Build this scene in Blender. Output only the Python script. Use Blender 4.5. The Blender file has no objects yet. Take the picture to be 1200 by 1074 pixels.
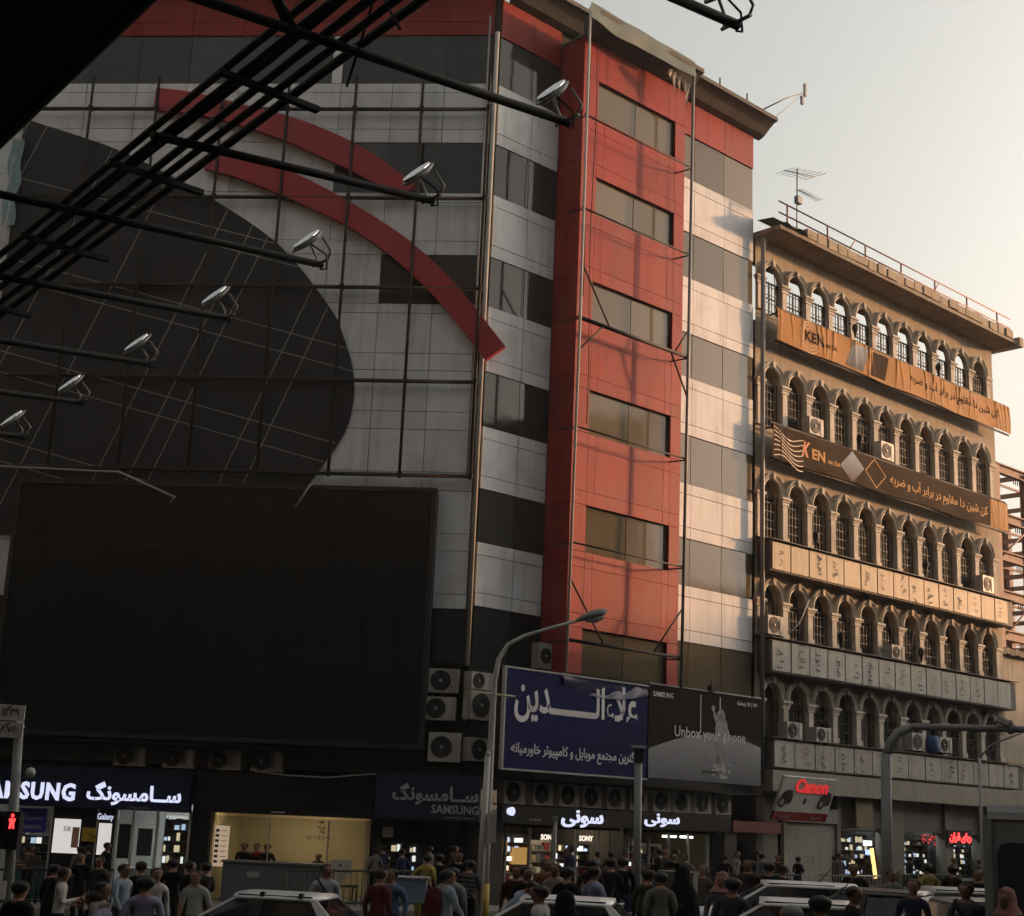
import bpy, bmesh, math, random
from mathutils import Matrix, Vector

scene = bpy.context.scene
col = scene.collection
rnd = random.Random(7)
R_ = math.radians

# ------------------------------------------------------------------ camera, sky, sun, exposure
EYE = Vector((0, 0, 2.5)); PITCH = R_(13.8); ROLL = R_(2.44)
cam = bpy.data.cameras.new('camera'); cam.lens = 51.78; cam.sensor_width = 36; cam.clip_start = 0.1; cam.clip_end = 3000
cam_ob = bpy.data.objects.new('camera', cam); col.objects.link(cam_ob)
_r = Vector((1, 0, 0)); _u = Vector((0, -math.sin(PITCH), math.cos(PITCH))); _f = Vector((0, math.cos(PITCH), math.sin(PITCH)))
_rr = _r * math.cos(ROLL) + _u * math.sin(ROLL); _uu = -_r * math.sin(ROLL) + _u * math.cos(ROLL)
cam_ob.matrix_world = Matrix(((_rr.x, _uu.x, -_f.x, EYE.x), (_rr.y, _uu.y, -_f.y, EYE.y), (_rr.z, _uu.z, -_f.z, EYE.z), (0, 0, 0, 1)))
scene.camera = cam_ob

SUN_AZ, SUN_EL = R_(68), R_(8.5)
world = bpy.data.worlds.new('World'); scene.world = world; world.use_nodes = True
wn = world.node_tree.nodes; wl = world.node_tree.links; wn.clear()
sky = wn.new('ShaderNodeTexSky'); sky.sky_type = 'NISHITA'; sky.sun_disc = False
sky.sun_elevation = SUN_EL; sky.sun_rotation = SUN_AZ
sky.air_density = 1.85; sky.dust_density = 10.0; sky.ozone_density = 1.0; sky.altitude = 0
hsv = wn.new('ShaderNodeHueSaturation'); hsv.inputs['Saturation'].default_value = 0.34
bg = wn.new('ShaderNodeBackground'); bg.inputs['Strength'].default_value = 0.15
wo = wn.new('ShaderNodeOutputWorld')
wl.new(sky.outputs[0], hsv.inputs['Color']); wl.new(hsv.outputs[0], bg.inputs['Color']); wl.new(bg.outputs[0], wo.inputs['Surface'])

sun = bpy.data.lights.new('sun', 'SUN'); sun.energy = 2.2; sun.angle = R_(2.5); sun.color = (1.0, 0.5, 0.21)
sun_ob = bpy.data.objects.new('sun', sun); col.objects.link(sun_ob)
_sd = Vector((math.sin(SUN_AZ) * math.cos(SUN_EL), math.cos(SUN_AZ) * math.cos(SUN_EL), math.sin(SUN_EL)))
sun_ob.rotation_euler = (-_sd).to_track_quat('-Z', 'Y').to_euler(); sun_ob.location = (60, 20, 60)
scene.view_settings.view_transform = 'Standard'; scene.view_settings.look = 'None'
scene.view_settings.exposure = 1.55; scene.view_settings.gamma = 1.0; scene.view_settings.use_curve_mapping = False
scene.cycles.max_bounces = 6; scene.cycles.diffuse_bounces = 2; scene.cycles.glossy_bounces = 3
scene.cycles.transmission_bounces = 4; scene.cycles.transparent_max_bounces = 8
scene.cycles.caustics_reflective = False; scene.cycles.caustics_refractive = False
scene.cycles.use_denoising = True
scene.cycles.use_adaptive_sampling = True; scene.cycles.adaptive_threshold = 0.03

# ------------------------------------------------------------------ materials
MATS = {}
def new_mat(name):
    m = bpy.data.materials.new(name); m.use_nodes = True; m.node_tree.nodes.clear()
    n, l = m.node_tree.nodes, m.node_tree.links
    out = n.new('ShaderNodeOutputMaterial'); b = n.new('ShaderNodeBsdfPrincipled'); l.new(b.outputs[0], out.inputs[0])
    return m, n, l, b, out
def mat(name, c, rough=0.6, metal=0.0, var=0.18, scale=1.5, streak=0.0, jit=0.0, bump=0.0, spec=0.25, dirt=None):
    if name in MATS: return MATS[name]
    m, n, l, b, out = new_mat(name)
    b.inputs['Roughness'].default_value = rough; b.inputs['Metallic'].default_value = metal
    b.inputs['Specular IOR Level'].default_value = spec
    g = n.new('ShaderNodeNewGeometry')
    no = n.new('ShaderNodeTexNoise'); no.inputs['Scale'].default_value = scale; no.inputs['Detail'].default_value = 6; no.inputs['Roughness'].default_value = 0.65
    l.new(g.outputs['Position'], no.inputs['Vector'])
    mr = n.new('ShaderNodeMapRange'); mr.inputs['From Min'].default_value = 0.25; mr.inputs['From Max'].default_value = 0.75
    mr.inputs['To Min'].default_value = 1 - var; mr.inputs['To Max'].default_value = 1 + var * 0.6
    l.new(no.outputs['Fac'], mr.inputs['Value'])
    val = mr.outputs[0]
    if streak:
        mp = n.new('ShaderNodeMapping'); mp.inputs['Scale'].default_value = (2.6, 2.6, 0.16); l.new(g.outputs['Position'], mp.inputs['Vector'])
        n2 = n.new('ShaderNodeTexNoise'); n2.inputs['Scale'].default_value = 1.6; n2.inputs['Detail'].default_value = 5; l.new(mp.outputs[0], n2.inputs['Vector'])
        m2 = n.new('ShaderNodeMapRange'); m2.inputs['From Min'].default_value = 0.5; m2.inputs['From Max'].default_value = 0.78
        m2.inputs['To Min'].default_value = 1.0; m2.inputs['To Max'].default_value = 1 - streak; l.new(n2.outputs['Fac'], m2.inputs['Value'])
        mu = n.new('ShaderNodeMath'); mu.operation = 'MULTIPLY'; l.new(val, mu.inputs[0]); l.new(m2.outputs[0], mu.inputs[1]); val = mu.outputs[0]
    if jit:
        oi = n.new('ShaderNodeObjectInfo'); m3 = n.new('ShaderNodeMapRange'); m3.inputs['To Min'].default_value = 1 - jit; m3.inputs['To Max'].default_value = 1 + jit
        l.new(oi.outputs['Random'], m3.inputs['Value'])
        mu = n.new('ShaderNodeMath'); mu.operation = 'MULTIPLY'; l.new(val, mu.inputs[0]); l.new(m3.outputs[0], mu.inputs[1]); val = mu.outputs[0]
    mx = n.new('ShaderNodeMix'); mx.data_type = 'RGBA'; mx.blend_type = 'MULTIPLY'; mx.inputs[0].default_value = 1.0
    mx.inputs[6].default_value = (*c, 1); l.new(val, mx.inputs[7])
    res = mx.outputs[2]
    if dirt:
        n4 = n.new('ShaderNodeTexNoise'); n4.inputs['Scale'].default_value = 0.7; n4.inputs['Detail'].default_value = 8; l.new(g.outputs['Position'], n4.inputs['Vector'])
        m4 = n.new('ShaderNodeMapRange'); m4.inputs['From Min'].default_value = 0.52; m4.inputs['From Max'].default_value = 0.72; l.new(n4.outputs['Fac'], m4.inputs['Value'])
        sc = n.new('ShaderNodeMath'); sc.operation = 'MULTIPLY'; sc.inputs[1].default_value = 0.55; l.new(m4.outputs[0], sc.inputs[0])
        m5 = n.new('ShaderNodeMix'); m5.data_type = 'RGBA'; l.new(sc.outputs[0], m5.inputs[0]); l.new(res, m5.inputs[6]); m5.inputs[7].default_value = (*dirt, 1); res = m5.outputs[2]
    l.new(res, b.inputs['Base Color'])
    rr = n.new('ShaderNodeMapRange'); rr.inputs['To Min'].default_value = max(rough - 0.1, 0.02); rr.inputs['To Max'].default_value = min(rough + 0.12, 1); l.new(no.outputs['Fac'], rr.inputs['Value']); l.new(rr.outputs[0], b.inputs['Roughness'])
    if bump:
        bp = n.new('ShaderNodeBump'); bp.inputs['Strength'].default_value = bump; bp.inputs['Distance'].default_value = 0.02
        nb = n.new('ShaderNodeTexNoise'); nb.inputs['Scale'].default_value = scale * 12; nb.inputs['Detail'].default_value = 4; l.new(g.outputs['Position'], nb.inputs['Vector'])
        l.new(nb.outputs['Fac'], bp.inputs['Height']); l.new(bp.outputs[0], b.inputs['Normal'])
    MATS[name] = m; return m
def emit(name, c, s, base=(0.1, 0.1, 0.1), cast=False):
    if name in MATS: return MATS[name]
    m, n, l, b, out = new_mat(name); b.inputs['Base Color'].default_value = (*base, 1)
    b.inputs['Emission Color'].default_value = (*c, 1); b.inputs['Emission Strength'].default_value = s; b.inputs['Roughness'].default_value = 0.5
    if not cast: m.cycles.emission_sampling = 'NONE'
    MATS[name] = m; return m
def glass(name, tint=(0.03, 0.032, 0.034), clear=0.0, rough=0.05, ior=1.5, wobble=0.02, jit=0.35):
    """tinted pane: dark glossy body, part of it see-through"""
    if name in MATS: return MATS[name]
    m, n, l, b, out = new_mat(name); b.inputs['Roughness'].default_value = rough; b.inputs['IOR'].default_value = ior
    oi = n.new('ShaderNodeObjectInfo'); mr = n.new('ShaderNodeMapRange'); mr.inputs['To Min'].default_value = 1 - jit; mr.inputs['To Max'].default_value = 1 + jit; l.new(oi.outputs['Random'], mr.inputs['Value'])
    mx = n.new('ShaderNodeMix'); mx.data_type = 'RGBA'; mx.blend_type = 'MULTIPLY'; mx.inputs[0].default_value = 1; mx.inputs[6].default_value = (*tint, 1); l.new(mr.outputs[0], mx.inputs[7]); l.new(mx.outputs[2], b.inputs['Base Color'])
    g = n.new('ShaderNodeNewGeometry'); no = n.new('ShaderNodeTexNoise'); no.inputs['Scale'].default_value = 0.9; l.new(g.outputs['Position'], no.inputs['Vector'])
    bp = n.new('ShaderNodeBump'); bp.inputs['Strength'].default_value = wobble; bp.inputs['Distance'].default_value = 0.3; l.new(no.outputs['Fac'], bp.inputs['Height']); l.new(bp.outputs[0], b.inputs['Normal'])
    if clear:
        tr = n.new('ShaderNodeBsdfTransparent'); tr.inputs[0].default_value = (0.85, 0.88, 0.87, 1); ms = n.new('ShaderNodeMixShader'); ms.inputs[0].default_value = clear
        l.new(b.outputs[0], ms.inputs[1]); l.new(tr.outputs[0], ms.inputs[2]); l.new(ms.outputs[0], out.inputs[0])
    MATS[name] = m; return m

WHITE = mat('cladding white', (0.62, 0.635, 0.65), 0.6, spec=.1, var=0.16, scale=0.5, streak=0.28, jit=0.07, dirt=(0.38, 0.36, 0.31))
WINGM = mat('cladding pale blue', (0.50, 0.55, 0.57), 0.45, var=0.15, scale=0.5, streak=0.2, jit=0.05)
RED = mat('cladding red', (0.25, 0.027, 0.024), 0.55, spec=.12, var=0.22, scale=0.6, streak=0.32, jit=0.1, dirt=(0.21, 0.055, 0.042))
REDARC = mat('arch red', (0.30, 0.022, 0.027), 0.38, var=0.15, scale=0.8, jit=0.05)
CORE = mat('dark backing', (0.03, 0.029, 0.027), 0.8)
PANE = glass('tinted facade glass', (0.026, 0.028, 0.029), 0, 0.06, 1.36, jit=.6)
PANEL_ = glass('bay glass', (0.105, 0.088, 0.058), 0, 0.1, 1.3, jit=0.3)
DISCM = mat('black glazed cladding', (0.026, 0.030, 0.034), 0.5, var=0.25, scale=0.4, streak=.2, spec=0.12)
STRIP = mat('pale joint strip', (0.25, 0.25, 0.245), 0.7)
STEEL = mat('dark steel', (0.022, 0.021, 0.019), 0.7, 0.0, spec=.2)
GALV = mat('galvanised steel', (0.34, 0.34, 0.33), 0.45, 0.55)
GREYP = mat('grey painted steel', (0.20, 0.205, 0.20), 0.5, 0.2, streak=0.15)
POLEW = mat('pale pole', (0.40, 0.395, 0.37), 0.75, 0.0, streak=0.25, spec=.1)
LEDM = mat('screen black', (0.009, 0.0092, 0.0088), 0.75, var=0.35, scale=0.35, streak=0.25, jit=0.05, spec=0.12)
LEDF = mat('screen frame', (0.02, 0.019, 0.018), 0.6)
CORN = mat('weathered cornice', (0.10, 0.095, 0.085), 0.8, var=0.3, scale=1.2, streak=0.3)
ACW = mat('unit white', (0.36, 0.35, 0.32), 0.5, var=0.2, scale=2.5, streak=0.3, jit=0.14, dirt=(0.2, 0.17, 0.12))
ACD = mat('unit dark', (0.025, 0.025, 0.025), 0.6)
KWALL = mat('ochre plaster', (0.34, 0.285, 0.215), 0.85, var=0.25, scale=1.0, streak=0.3, bump=0.2, dirt=(0.26, 0.20, 0.14))
KSTONE = mat('weathered stone', (0.50, 0.46, 0.39), 0.8, var=0.3, scale=2.0, streak=0.35, jit=0.08, bump=0.25, dirt=(0.18, 0.15, 0.115))
KSIGN = mat('old sign sheet', (0.33, 0.265, 0.175), 0.6, var=0.3, scale=1.8, streak=0.35, jit=0.12, dirt=(0.26, 0.19, 0.12))
KBAR = mat('window grille', (0.035, 0.032, 0.03), 0.6)
KGLASS = glass('old window glass', (0.05, 0.045, 0.038), 0, 0.12, 1.5)
INK = mat('dark lettering', (0.035, 0.03, 0.026), 0.7)
BLUE = mat('sign navy', (0.009, 0.013, 0.066), 0.7, var=0.12, scale=0.8, spec=.04)
NAVY = mat('fascia navy', (0.005, 0.009, 0.032), 0.5, spec=.2)
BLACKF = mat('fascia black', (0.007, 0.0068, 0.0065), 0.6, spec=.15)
LETW = mat('lettering white', (0.6, 0.6, 0.6), 0.5)
LETG = mat('lettering grey', (0.34, 0.34, 0.34), 0.5)
LIT = emit('lit letters', (0.72, 0.76, 1.0), 0.34)
LITW = emit('lit box', (1.0, 0.97, 0.92), 0.2, (0.5, 0.5, 0.5))
TUBE = emit('light tube', (1.0, 0.96, 0.86), 3.0, cast=True)
REDLED = emit('red neon', (1.0, 0.03, 0.03), 1.4)
ASPH = mat('asphalt', (0.048, 0.047, 0.045), 0.85, var=0.3, scale=0.7, bump=0.4)
PAVE = mat('paving', (0.20, 0.19, 0.175), 0.8, var=0.25, scale=1.5, bump=0.2)
KERB = mat('kerb stone', (0.26, 0.25, 0.23), 0.8)
RUST = mat('primer red steel', (0.24, 0.14, 0.10), 0.7, var=0.3, scale=1.5)
CONC = mat('concrete', (0.30, 0.28, 0.25), 0.85, var=0.25, scale=0.8, streak=0.3, bump=0.2)

# ------------------------------------------------------------------ helpers
I4 = Matrix.Identity(4)
T = lambda x, y, z: Matrix.Translation((x, y, z))
RZ = lambda a: Matrix.Rotation(a, 4, 'Z')
RX = lambda a: Matrix.Rotation(a, 4, 'X')
RY = lambda a: Matrix.Rotation(a, 4, 'Y')
WM = {}
def thing(name, label, cat, W=I4, group=None):
    o = bpy.data.objects.new(name, None); o.empty_display_size = 0.3; col.objects.link(o)
    o.matrix_basis = W; WM[o.name] = W.copy(); o['label'] = label; o['category'] = cat
    if group: o['group'] = group
    return o
def part(name, me, m, parent=None, W=None, M=None, label=None):
    """W: world matrix, M: matrix local to the parent"""
    o = bpy.data.objects.new(name, me); col.objects.link(o)
    PW = WM[parent.name] if parent else I4
    if M is None: M = (PW.inverted() @ W) if W is not None else I4
    o.parent = parent; o.matrix_basis = M; WM[o.name] = PW @ M
    if m is not None:
        if not me.materials: me.materials.append(m)
        o.material_slots[0].link = 'OBJECT'; o.material_slots[0].material = m
    if label: o['label'] = label
    if me is not None and me.get('strokes'): o['kind'] = 'stuff'
    return o
def single(name, me, m, label, cat, W=I4, group=None):
    o = part(name, me, m, None, W); o['label'] = label; o['category'] = cat
    if group: o['group'] = group
    return o
def struct(name, me, m, W=I4, kind='structure'):
    o = part(name, me, m, None, W); o['kind'] = kind; return o
def raw(vs, fs, name='mesh', smooth=False):
    me = bpy.data.meshes.new(name); me.from_pydata([tuple(v) for v in vs], [], fs); me.update()
    if smooth:
        for p in me.polygons: p.use_smooth = True
    return me
_C = {}
BF = [(0, 3, 2, 1), (4, 5, 6, 7), (0, 1, 5, 4), (1, 2, 6, 5), (2, 3, 7, 6), (3, 0, 4, 7)]
def boxv(x0, x1, y0, y1, z0, z1):
    return [(x0, y0, z0), (x1, y0, z0), (x1, y1, z0), (x0, y1, z0), (x0, y0, z1), (x1, y0, z1), (x1, y1, z1), (x0, y1, z1)]
def box(w, d, h):
    """box centred on the origin, shared between equal sizes"""
    k = ('b', round(w, 3), round(d, 3), round(h, 3))
    if k not in _C: _C[k] = raw(boxv(-w/2, w/2, -d/2, d/2, -h/2, h/2), BF)
    return _C[k]
def multi(boxes):
    vs, fs = [], []
    for b in boxes:
        o = len(vs); vs += boxv(*b); fs += [tuple(i + o for i in f) for f in BF]
    return raw(vs, fs)
def bbox(F, x0, x1, y0, y1, z0, z1):
    """mesh + world matrix of a box given in facade coordinates"""
    return box(x1 - x0, y1 - y0, z1 - z0), F @ T((x0 + x1) / 2, (y0 + y1) / 2, (z0 + z1) / 2)
def pbox(name, F, b, m, parent, label=None):
    me, W = bbox(F, *b); return part(name, me, m, parent, W, label=label)
def tube(pts, r, n=8, caps=True):
    pts = [Vector(p) for p in pts]; rs = r if isinstance(r, (list, tuple)) else [r] * len(pts)
    vs, fs = [], []; up = None
    for i, p in enumerate(pts):
        t = (pts[min(i + 1, len(pts) - 1)] - pts[max(i - 1, 0)]).normalized()
        if up is None: up = Vector((0, 0, 1)) if abs(t.z) < 0.9 else Vector((1, 0, 0))
        a = (up - t * up.dot(t)).normalized(); b = t.cross(a); up = a
        for k in range(n):
            an = 2 * math.pi * k / n; vs.append(p + (a * math.cos(an) + b * math.sin(an)) * rs[i])
    for i in range(len(pts) - 1):
        for k in range(n):
            a, b = i * n + k, i * n + (k + 1) % n; fs.append((a, a + n, b + n, b))
    if caps:
        fs.append(tuple(range(n))); fs.append(tuple(reversed(range((len(pts) - 1) * n, len(pts) * n))))
    me = raw(vs, fs)
    for p in me.polygons: p.use_smooth = len(p.vertices) == 4
    return me
def prism(poly, y0, y1):
    """polygon in x-z (facade plane) extruded from y0 (front) to y1"""
    n = len(poly); vs = [(x, y0, z) for x, z in poly] + [(x, y1, z) for x, z in poly]
    fs = [tuple(range(n)), tuple(reversed(range(n, 2 * n)))] + [(i, i + n, (i + 1) % n + n, (i + 1) % n) for i in range(n)]
    me = raw(vs, fs); bm = bmesh.new(); bm.from_mesh(me); bmesh.ops.recalc_face_normals(bm, faces=bm.faces); bm.to_mesh(me); bm.free(); return me
def plan(poly, z0, z1):
    n = len(poly); vs = [(x, y, z0) for x, y in poly] + [(x, y, z1) for x, y in poly]
    fs = [tuple(reversed(range(n))), tuple(range(n, 2 * n))] + [(i, (i + 1) % n, (i + 1) % n + n, i + n) for i in range(n)]
    me = raw(vs, fs); bm = bmesh.new(); bm.from_mesh(me); bmesh.ops.recalc_face_normals(bm, faces=bm.faces); bm.to_mesh(me); bm.free(); return me
def disc(r, y0, y1, n=20, r2=None):
    """short cylinder with its axis along y, front at y0"""
    r2 = r2 or r
    vs = [(r * math.cos(2*math.pi*k/n), y0, r * math.sin(2*math.pi*k/n)) for k in range(n)] + [(r2 * math.cos(2*math.pi*k/n), y1, r2 * math.sin(2*math.pi*k/n)) for k in range(n)]
    fs = [tuple(range(n)), tuple(reversed(range(n, 2*n)))] + [(k, k + n, (k+1) % n + n, (k+1) % n) for k in range(n)]
    me = raw(vs, fs); bm = bmesh.new(); bm.from_mesh(me); bmesh.ops.recalc_face_normals(bm, faces=bm.faces); bm.to_mesh(me); bm.free(); return me
def loft(secs, cap=True, smooth=True):
    n = len(secs[0]); vs = [v for s in secs for v in s]; fs = []
    for i in range(len(secs) - 1):
        for k in range(n - 1): fs.append((i*n+k, i*n+k+1, (i+1)*n+k+1, (i+1)*n+k))
    if cap: fs.append(tuple(range(n))); fs.append(tuple(range((len(secs)-1)*n, len(secs)*n)))
    me = raw(vs, fs); bm = bmesh.new(); bm.from_mesh(me); bmesh.ops.remove_doubles(bm, verts=bm.verts, dist=1e-4); bmesh.ops.recalc_face_normals(bm, faces=bm.faces); bm.to_mesh(me); bm.free()
    if smooth:
        for p in me.polygons: p.use_smooth = True
    return me
def curve(pts, n=40):
    """Catmull-Rom through 2-D points"""
    P = [pts[0]] + list(pts) + [pts[-1]]; out = []; seg = len(pts) - 1
    for i in range(n + 1):
        t = i / n * seg; k = min(int(t), seg - 1); f = t - k; p0, p1, p2, p3 = [Vector(q) for q in P[k:k + 4]]
        out.append(tuple(0.5 * ((2*p1) + (p2-p0)*f + (2*p0-5*p1+4*p2-p3)*f*f + (3*p1-p0-3*p2+p3)*f**3)))
    return out
def inside(poly, x, z):
    c = False; j = len(poly) - 1
    for i in range(len(poly)):
        xi, zi = poly[i]; xj, zj = poly[j]
        if (zi > z) != (zj > z) and x < (xj - xi) * (z - zi) / (zj - zi) + xi: c = not c
        j = i
    return c

# Persian shaping into presentation forms: isolated, final, initial, medial
FORMS = {}
for ch, base, k in [('ا', 0xFE8D, 2), ('آ', 0xFE81, 2), ('ب', 0xFE8F, 4), ('پ', 0xFB56, 4), ('ت', 0xFE95, 4), ('ج', 0xFE9D, 4), ('خ', 0xFEA5, 4),
                    ('د', 0xFEA9, 2), ('ر', 0xFEAD, 2), ('ز', 0xFEAF, 2), ('س', 0xFEB1, 4), ('ش', 0xFEB5, 4), ('ض', 0xFEBD, 4), ('ع', 0xFEC9, 4),
                    ('ق', 0xFED5, 4), ('ک', 0xFB8E, 4), ('گ', 0xFB92, 4), ('ل', 0xFEDD, 4), ('م', 0xFEE1, 4), ('ن', 0xFEE5, 4), ('و', 0xFEED, 2),
                    ('ه', 0xFEE9, 4), ('ی', 0xFBFC, 4), ('ء', 0xFE80, 1), ('ـ', 0, 0), ('ﻻ', 0xFEFB, 2)]:
    FORMS[ch] = (base, k)
def shape(s):
    s = s.replace('لا', 'ﻻ'); out = []
    for i, ch in enumerate(s):
        if ch not in FORMS: out.append(ch); continue
        base, k = FORMS[ch]
        if ch == 'ـ': out.append(ch); continue
        def joins_next(c): return c in FORMS and (FORMS[c][1] == 4 or c == 'ـ')
        prev = i > 0 and joins_next(s[i-1]) and k > 1
        nxt = joins_next(ch) and i + 1 < len(s) and s[i+1] in FORMS and (FORMS[s[i+1]][1] > 1 or s[i+1] == 'ـ')
        f = (3 if prev and nxt else 2 if nxt else 1 if prev else 0)
        out.append(chr(base + f))
    return ''.join(reversed(out))
def text(s, w, h, bold=0.0, depth=0.02, farsi=False, slant=0.0, space=1.0):
    """lettering mesh, lower left at the origin, standing in x-z and facing -y, fitted to w by h"""
    k = ('t', s, round(w, 3), round(h, 3), bold, depth, slant)
    if k in _C: return _C[k]
    c = bpy.data.curves.new('lettering', 'FONT'); c.body = shape(s) if farsi else s; c.resolution_u = 2; c.offset = bold; c.space_character = space
    c.fill_mode = 'BOTH'; c.extrude = 0.01
    o = bpy.data.objects.new('lettering_source', c); col.objects.link(o); bpy.context.view_layer.update()
    me = bpy.data.meshes.new_from_object(o.evaluated_get(bpy.context.evaluated_depsgraph_get()))
    bpy.data.objects.remove(o); bpy.data.curves.remove(c)
    xs = [v.co.x for v in me.vertices]; ys = [v.co.y for v in me.vertices]
    x0, x1, y0, y1 = min(xs), max(xs), min(ys), max(ys)
    for v in me.vertices:
        x, y, z = v.co; X = (x - x0) / (x1 - x0) * w; Z = (y - y0) / (y1 - y0) * h
        v.co = (X + slant * Z, -depth if z > 0 else 0.0, Z)
    me.materials.clear(); _C[k] = me; return me
def marks(w, h, n, seed, th=0.018):
    """an unreadable column of weathered brush strokes, w by h, facing -y"""
    r = random.Random(seed); vs, fs = [], []
    for i in range(n):
        z = h * (i + 0.5) / n + r.uniform(-.3, .3) * h / n; x = r.uniform(.1, .7) * w
        for s in range(r.randint(2, 4)):
            a = r.uniform(-1.3, 1.3); l = r.uniform(.18, .5) * w; dx, dz = math.cos(a) * l, math.sin(a) * l * 0.8
            nx, nz = -math.sin(a) * th * r.uniform(.7, 1.6), math.cos(a) * th * r.uniform(.7, 1.6)
            o = len(vs); vs += [(x - nx, 0, z - nz), (x + dx - nx*.5, 0, z + dz - nz*.5), (x + dx + nx*.5, 0, z + dz + nz*.5), (x + nx, 0, z + nz)]
            fs.append((o, o+1, o+2, o+3)); x += dx * .8; z += dz * .8; x = min(max(x, 0), w)
    me = raw(vs, fs); me['strokes'] = 1; return me
def frame(px, py, az):
    """facade frame: x along the wall to the right, y into the wall, z up"""
    d = Vector((math.sin(az), math.cos(az), 0)); n = Vector((d.y, -d.x, 0))
    return Matrix(((d.x, -n.x, 0, px), (d.y, -n.y, 0, py), (0, 0, 1, 0), (0, 0, 0, 1)))
CX, CY = -1.0895, 45.0
FL = frame(CX, CY, R_(95)); FR = frame(CX, CY, R_(47))
def gz(x, y=20.0):
    """the street falls to the left and levels out along the arcaded building"""
    k = max(0.0, min(1.0, (y - 34) / 14)); k = k*k*(3 - 2*k)
    return 0.04 * max(-40, x) if x < 0 else 0.04 * min(x, 5) * (1 - k)

# ------------------------------------------------------------------ ground
xs = [-300, -40, -20, 0, 2.5, 5, 300]; ys = [-200, 0, 20, 34, 37, 40, 43, 46, 50, 400]; m_ = len(ys)
struct('road', raw([(x, y, gz(x, y)) for x in xs for y in ys], [(i*m_+j, (i+1)*m_+j, (i+1)*m_+j+1, i*m_+j+1) for i in range(len(xs)-1) for j in range(m_-1)]), ASPH)
def wp(F, x, y): p = F @ Vector((x, y, 0)); return (p.x, p.y)
# pavement along the two street fronts, kerb step of 0.14 m
pv = [wp(FL, -40, -4.2), wp(FL, 0.9, -4.2), wp(FR, 1.3, -4.2), wp(FR, 60, -4.2), wp(FR, 60, 6), wp(FR, 0, 3), wp(FL, -40, 3)]
n = len(pv)
vs = [(x, y, gz(x, y) + 0.14) for x, y in pv] + [(x, y, gz(x, y) - 0.3) for x, y in pv]
struct('pavement', raw(vs, [tuple(range(n))] + [(i, i + n, (i + 1) % n + n, (i + 1) % n) for i in range(n)]), PAVE)
kb = thing('kerb', 'pale stone kerb along the pavement below the shop fronts', 'kerb')
for a, b in ((pv[0], pv[1]), (pv[1], pv[2]), (pv[2], pv[3])):
    a, b = Vector(a), Vector(b); L = (b - a).length; k = max(1, int(L / 2.0)); d = (b - a) / L; nn = Vector((d.y, -d.x))
    for i in range(k):
        p0 = a + d * (L * i / k + 0.01); p1 = a + d * (L * (i + 1) / k - 0.01); q0, q1 = p0 + nn * 0.16, p1 + nn * 0.16
        vv = [(p.x, p.y, gz(p.x, p.y) - 0.1) for p in (p0, p1, q1, q0)] + [(p.x, p.y, gz(p.x, p.y) + 0.15) for p in (p0, p1, q1, q0)]
        part('kerb_stone', raw(vv, [(3, 2, 1, 0), (4, 5, 6, 7), (0, 1, 5, 4), (1, 2, 6, 5), (2, 3, 7, 6), (3, 0, 4, 7)]), KERB, kb)
# ------------------------------------------------------------------ corner building
TW = [28.2, 24.25, 20.27, 16.38, 12.55, 8.85]      # window band tops
BW = [26.42, 22.45, 18.58, 14.57, 10.85, 7.05]     # and bottoms
cb = thing('corner_building', 'tall corner building clad in white panels with red bay and red roof band', 'building', T(CX, CY, 0))
GAP = 0.022
def panel(F, x0, x1, z0, z1, m, name='panel', y0=-0.07, y1=0.0, par=None, g=GAP):
    me, W = bbox(F, x0 + g/2, x1 - g/2, y0, y1, z0 + g/2, z1 - g/2)
    W = W @ RX(rnd.uniform(-.005, .005)) @ RZ(rnd.uniform(-.005, .005))
    return part(name, me, m, par or cb, W)
# core behind the cladding, from above the shops to the roof
PL = Vector(wp(FL, -16.1, 0.02)); PC = Vector(wp(FL, -0.02, 0.02)); PR = Vector(wp(FR, 14.0, 0.02))
wing_d = Vector((math.sin(R_(-63)), math.cos(R_(-63))))
WE = PL + wing_d * 10
inR = Vector((-0.682, 0.731)) * 15
part('core', plan([PL, PC, PR, PR + inR, (-15.8, 66), (WE.x + 4, 66), WE], 3.72, 29.6), CORE, cb, I4)
# left front: panel grid with window bands
colsL = [-16.1, -14.05, -12.3, -10.53, -8.77, -7.0, -5.23, -3.46, -1.7, -0.12]
rowsL = [26.42, 26.08, 24.74, 24.25, 22.45, 22.12, 20.76, 20.27, 18.58, 18.26, 16.9, 16.33, 14.97, 14.38, 13.0, 12.41, 11.05, 10.51, 9.16, 8.71]
disc_edge = curve([(-16.08, 25.05), (-13.09, 24.07), (-11.41, 23.3), (-9.55, 22.32), (-6.92, 20.58), (-5.08, 18.46), (-4.55, 17.5), (-4.08, 16.04), (-4.16, 14.53), (-4.75, 13.35), (-5.6, 12.2), (-6.9, 11.2), (-8.6, 10.63)], 48) + [(-16.08, 10.63)]
for i in range(len(colsL) - 1):
    for j in range(len(rowsL) - 1):
        x0, x1, z1, z0 = colsL[i], colsL[i+1], rowsL[j], rowsL[j+1]
        if (z1 == 24.25 and x0 > -5.3) or (z1 == 20.27 and x0 > -3.5): continue
        if all(inside(disc_edge, x, z) for x in (x0 + .05, x1 - .05) for z in (z0 + .05, z1 - .05)): continue
        if x1 < -1.9 and -14.1 < x0 and z1 < 12.0: continue
        panel(FL, x0, x1, z0, z1, WHITE)
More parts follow.
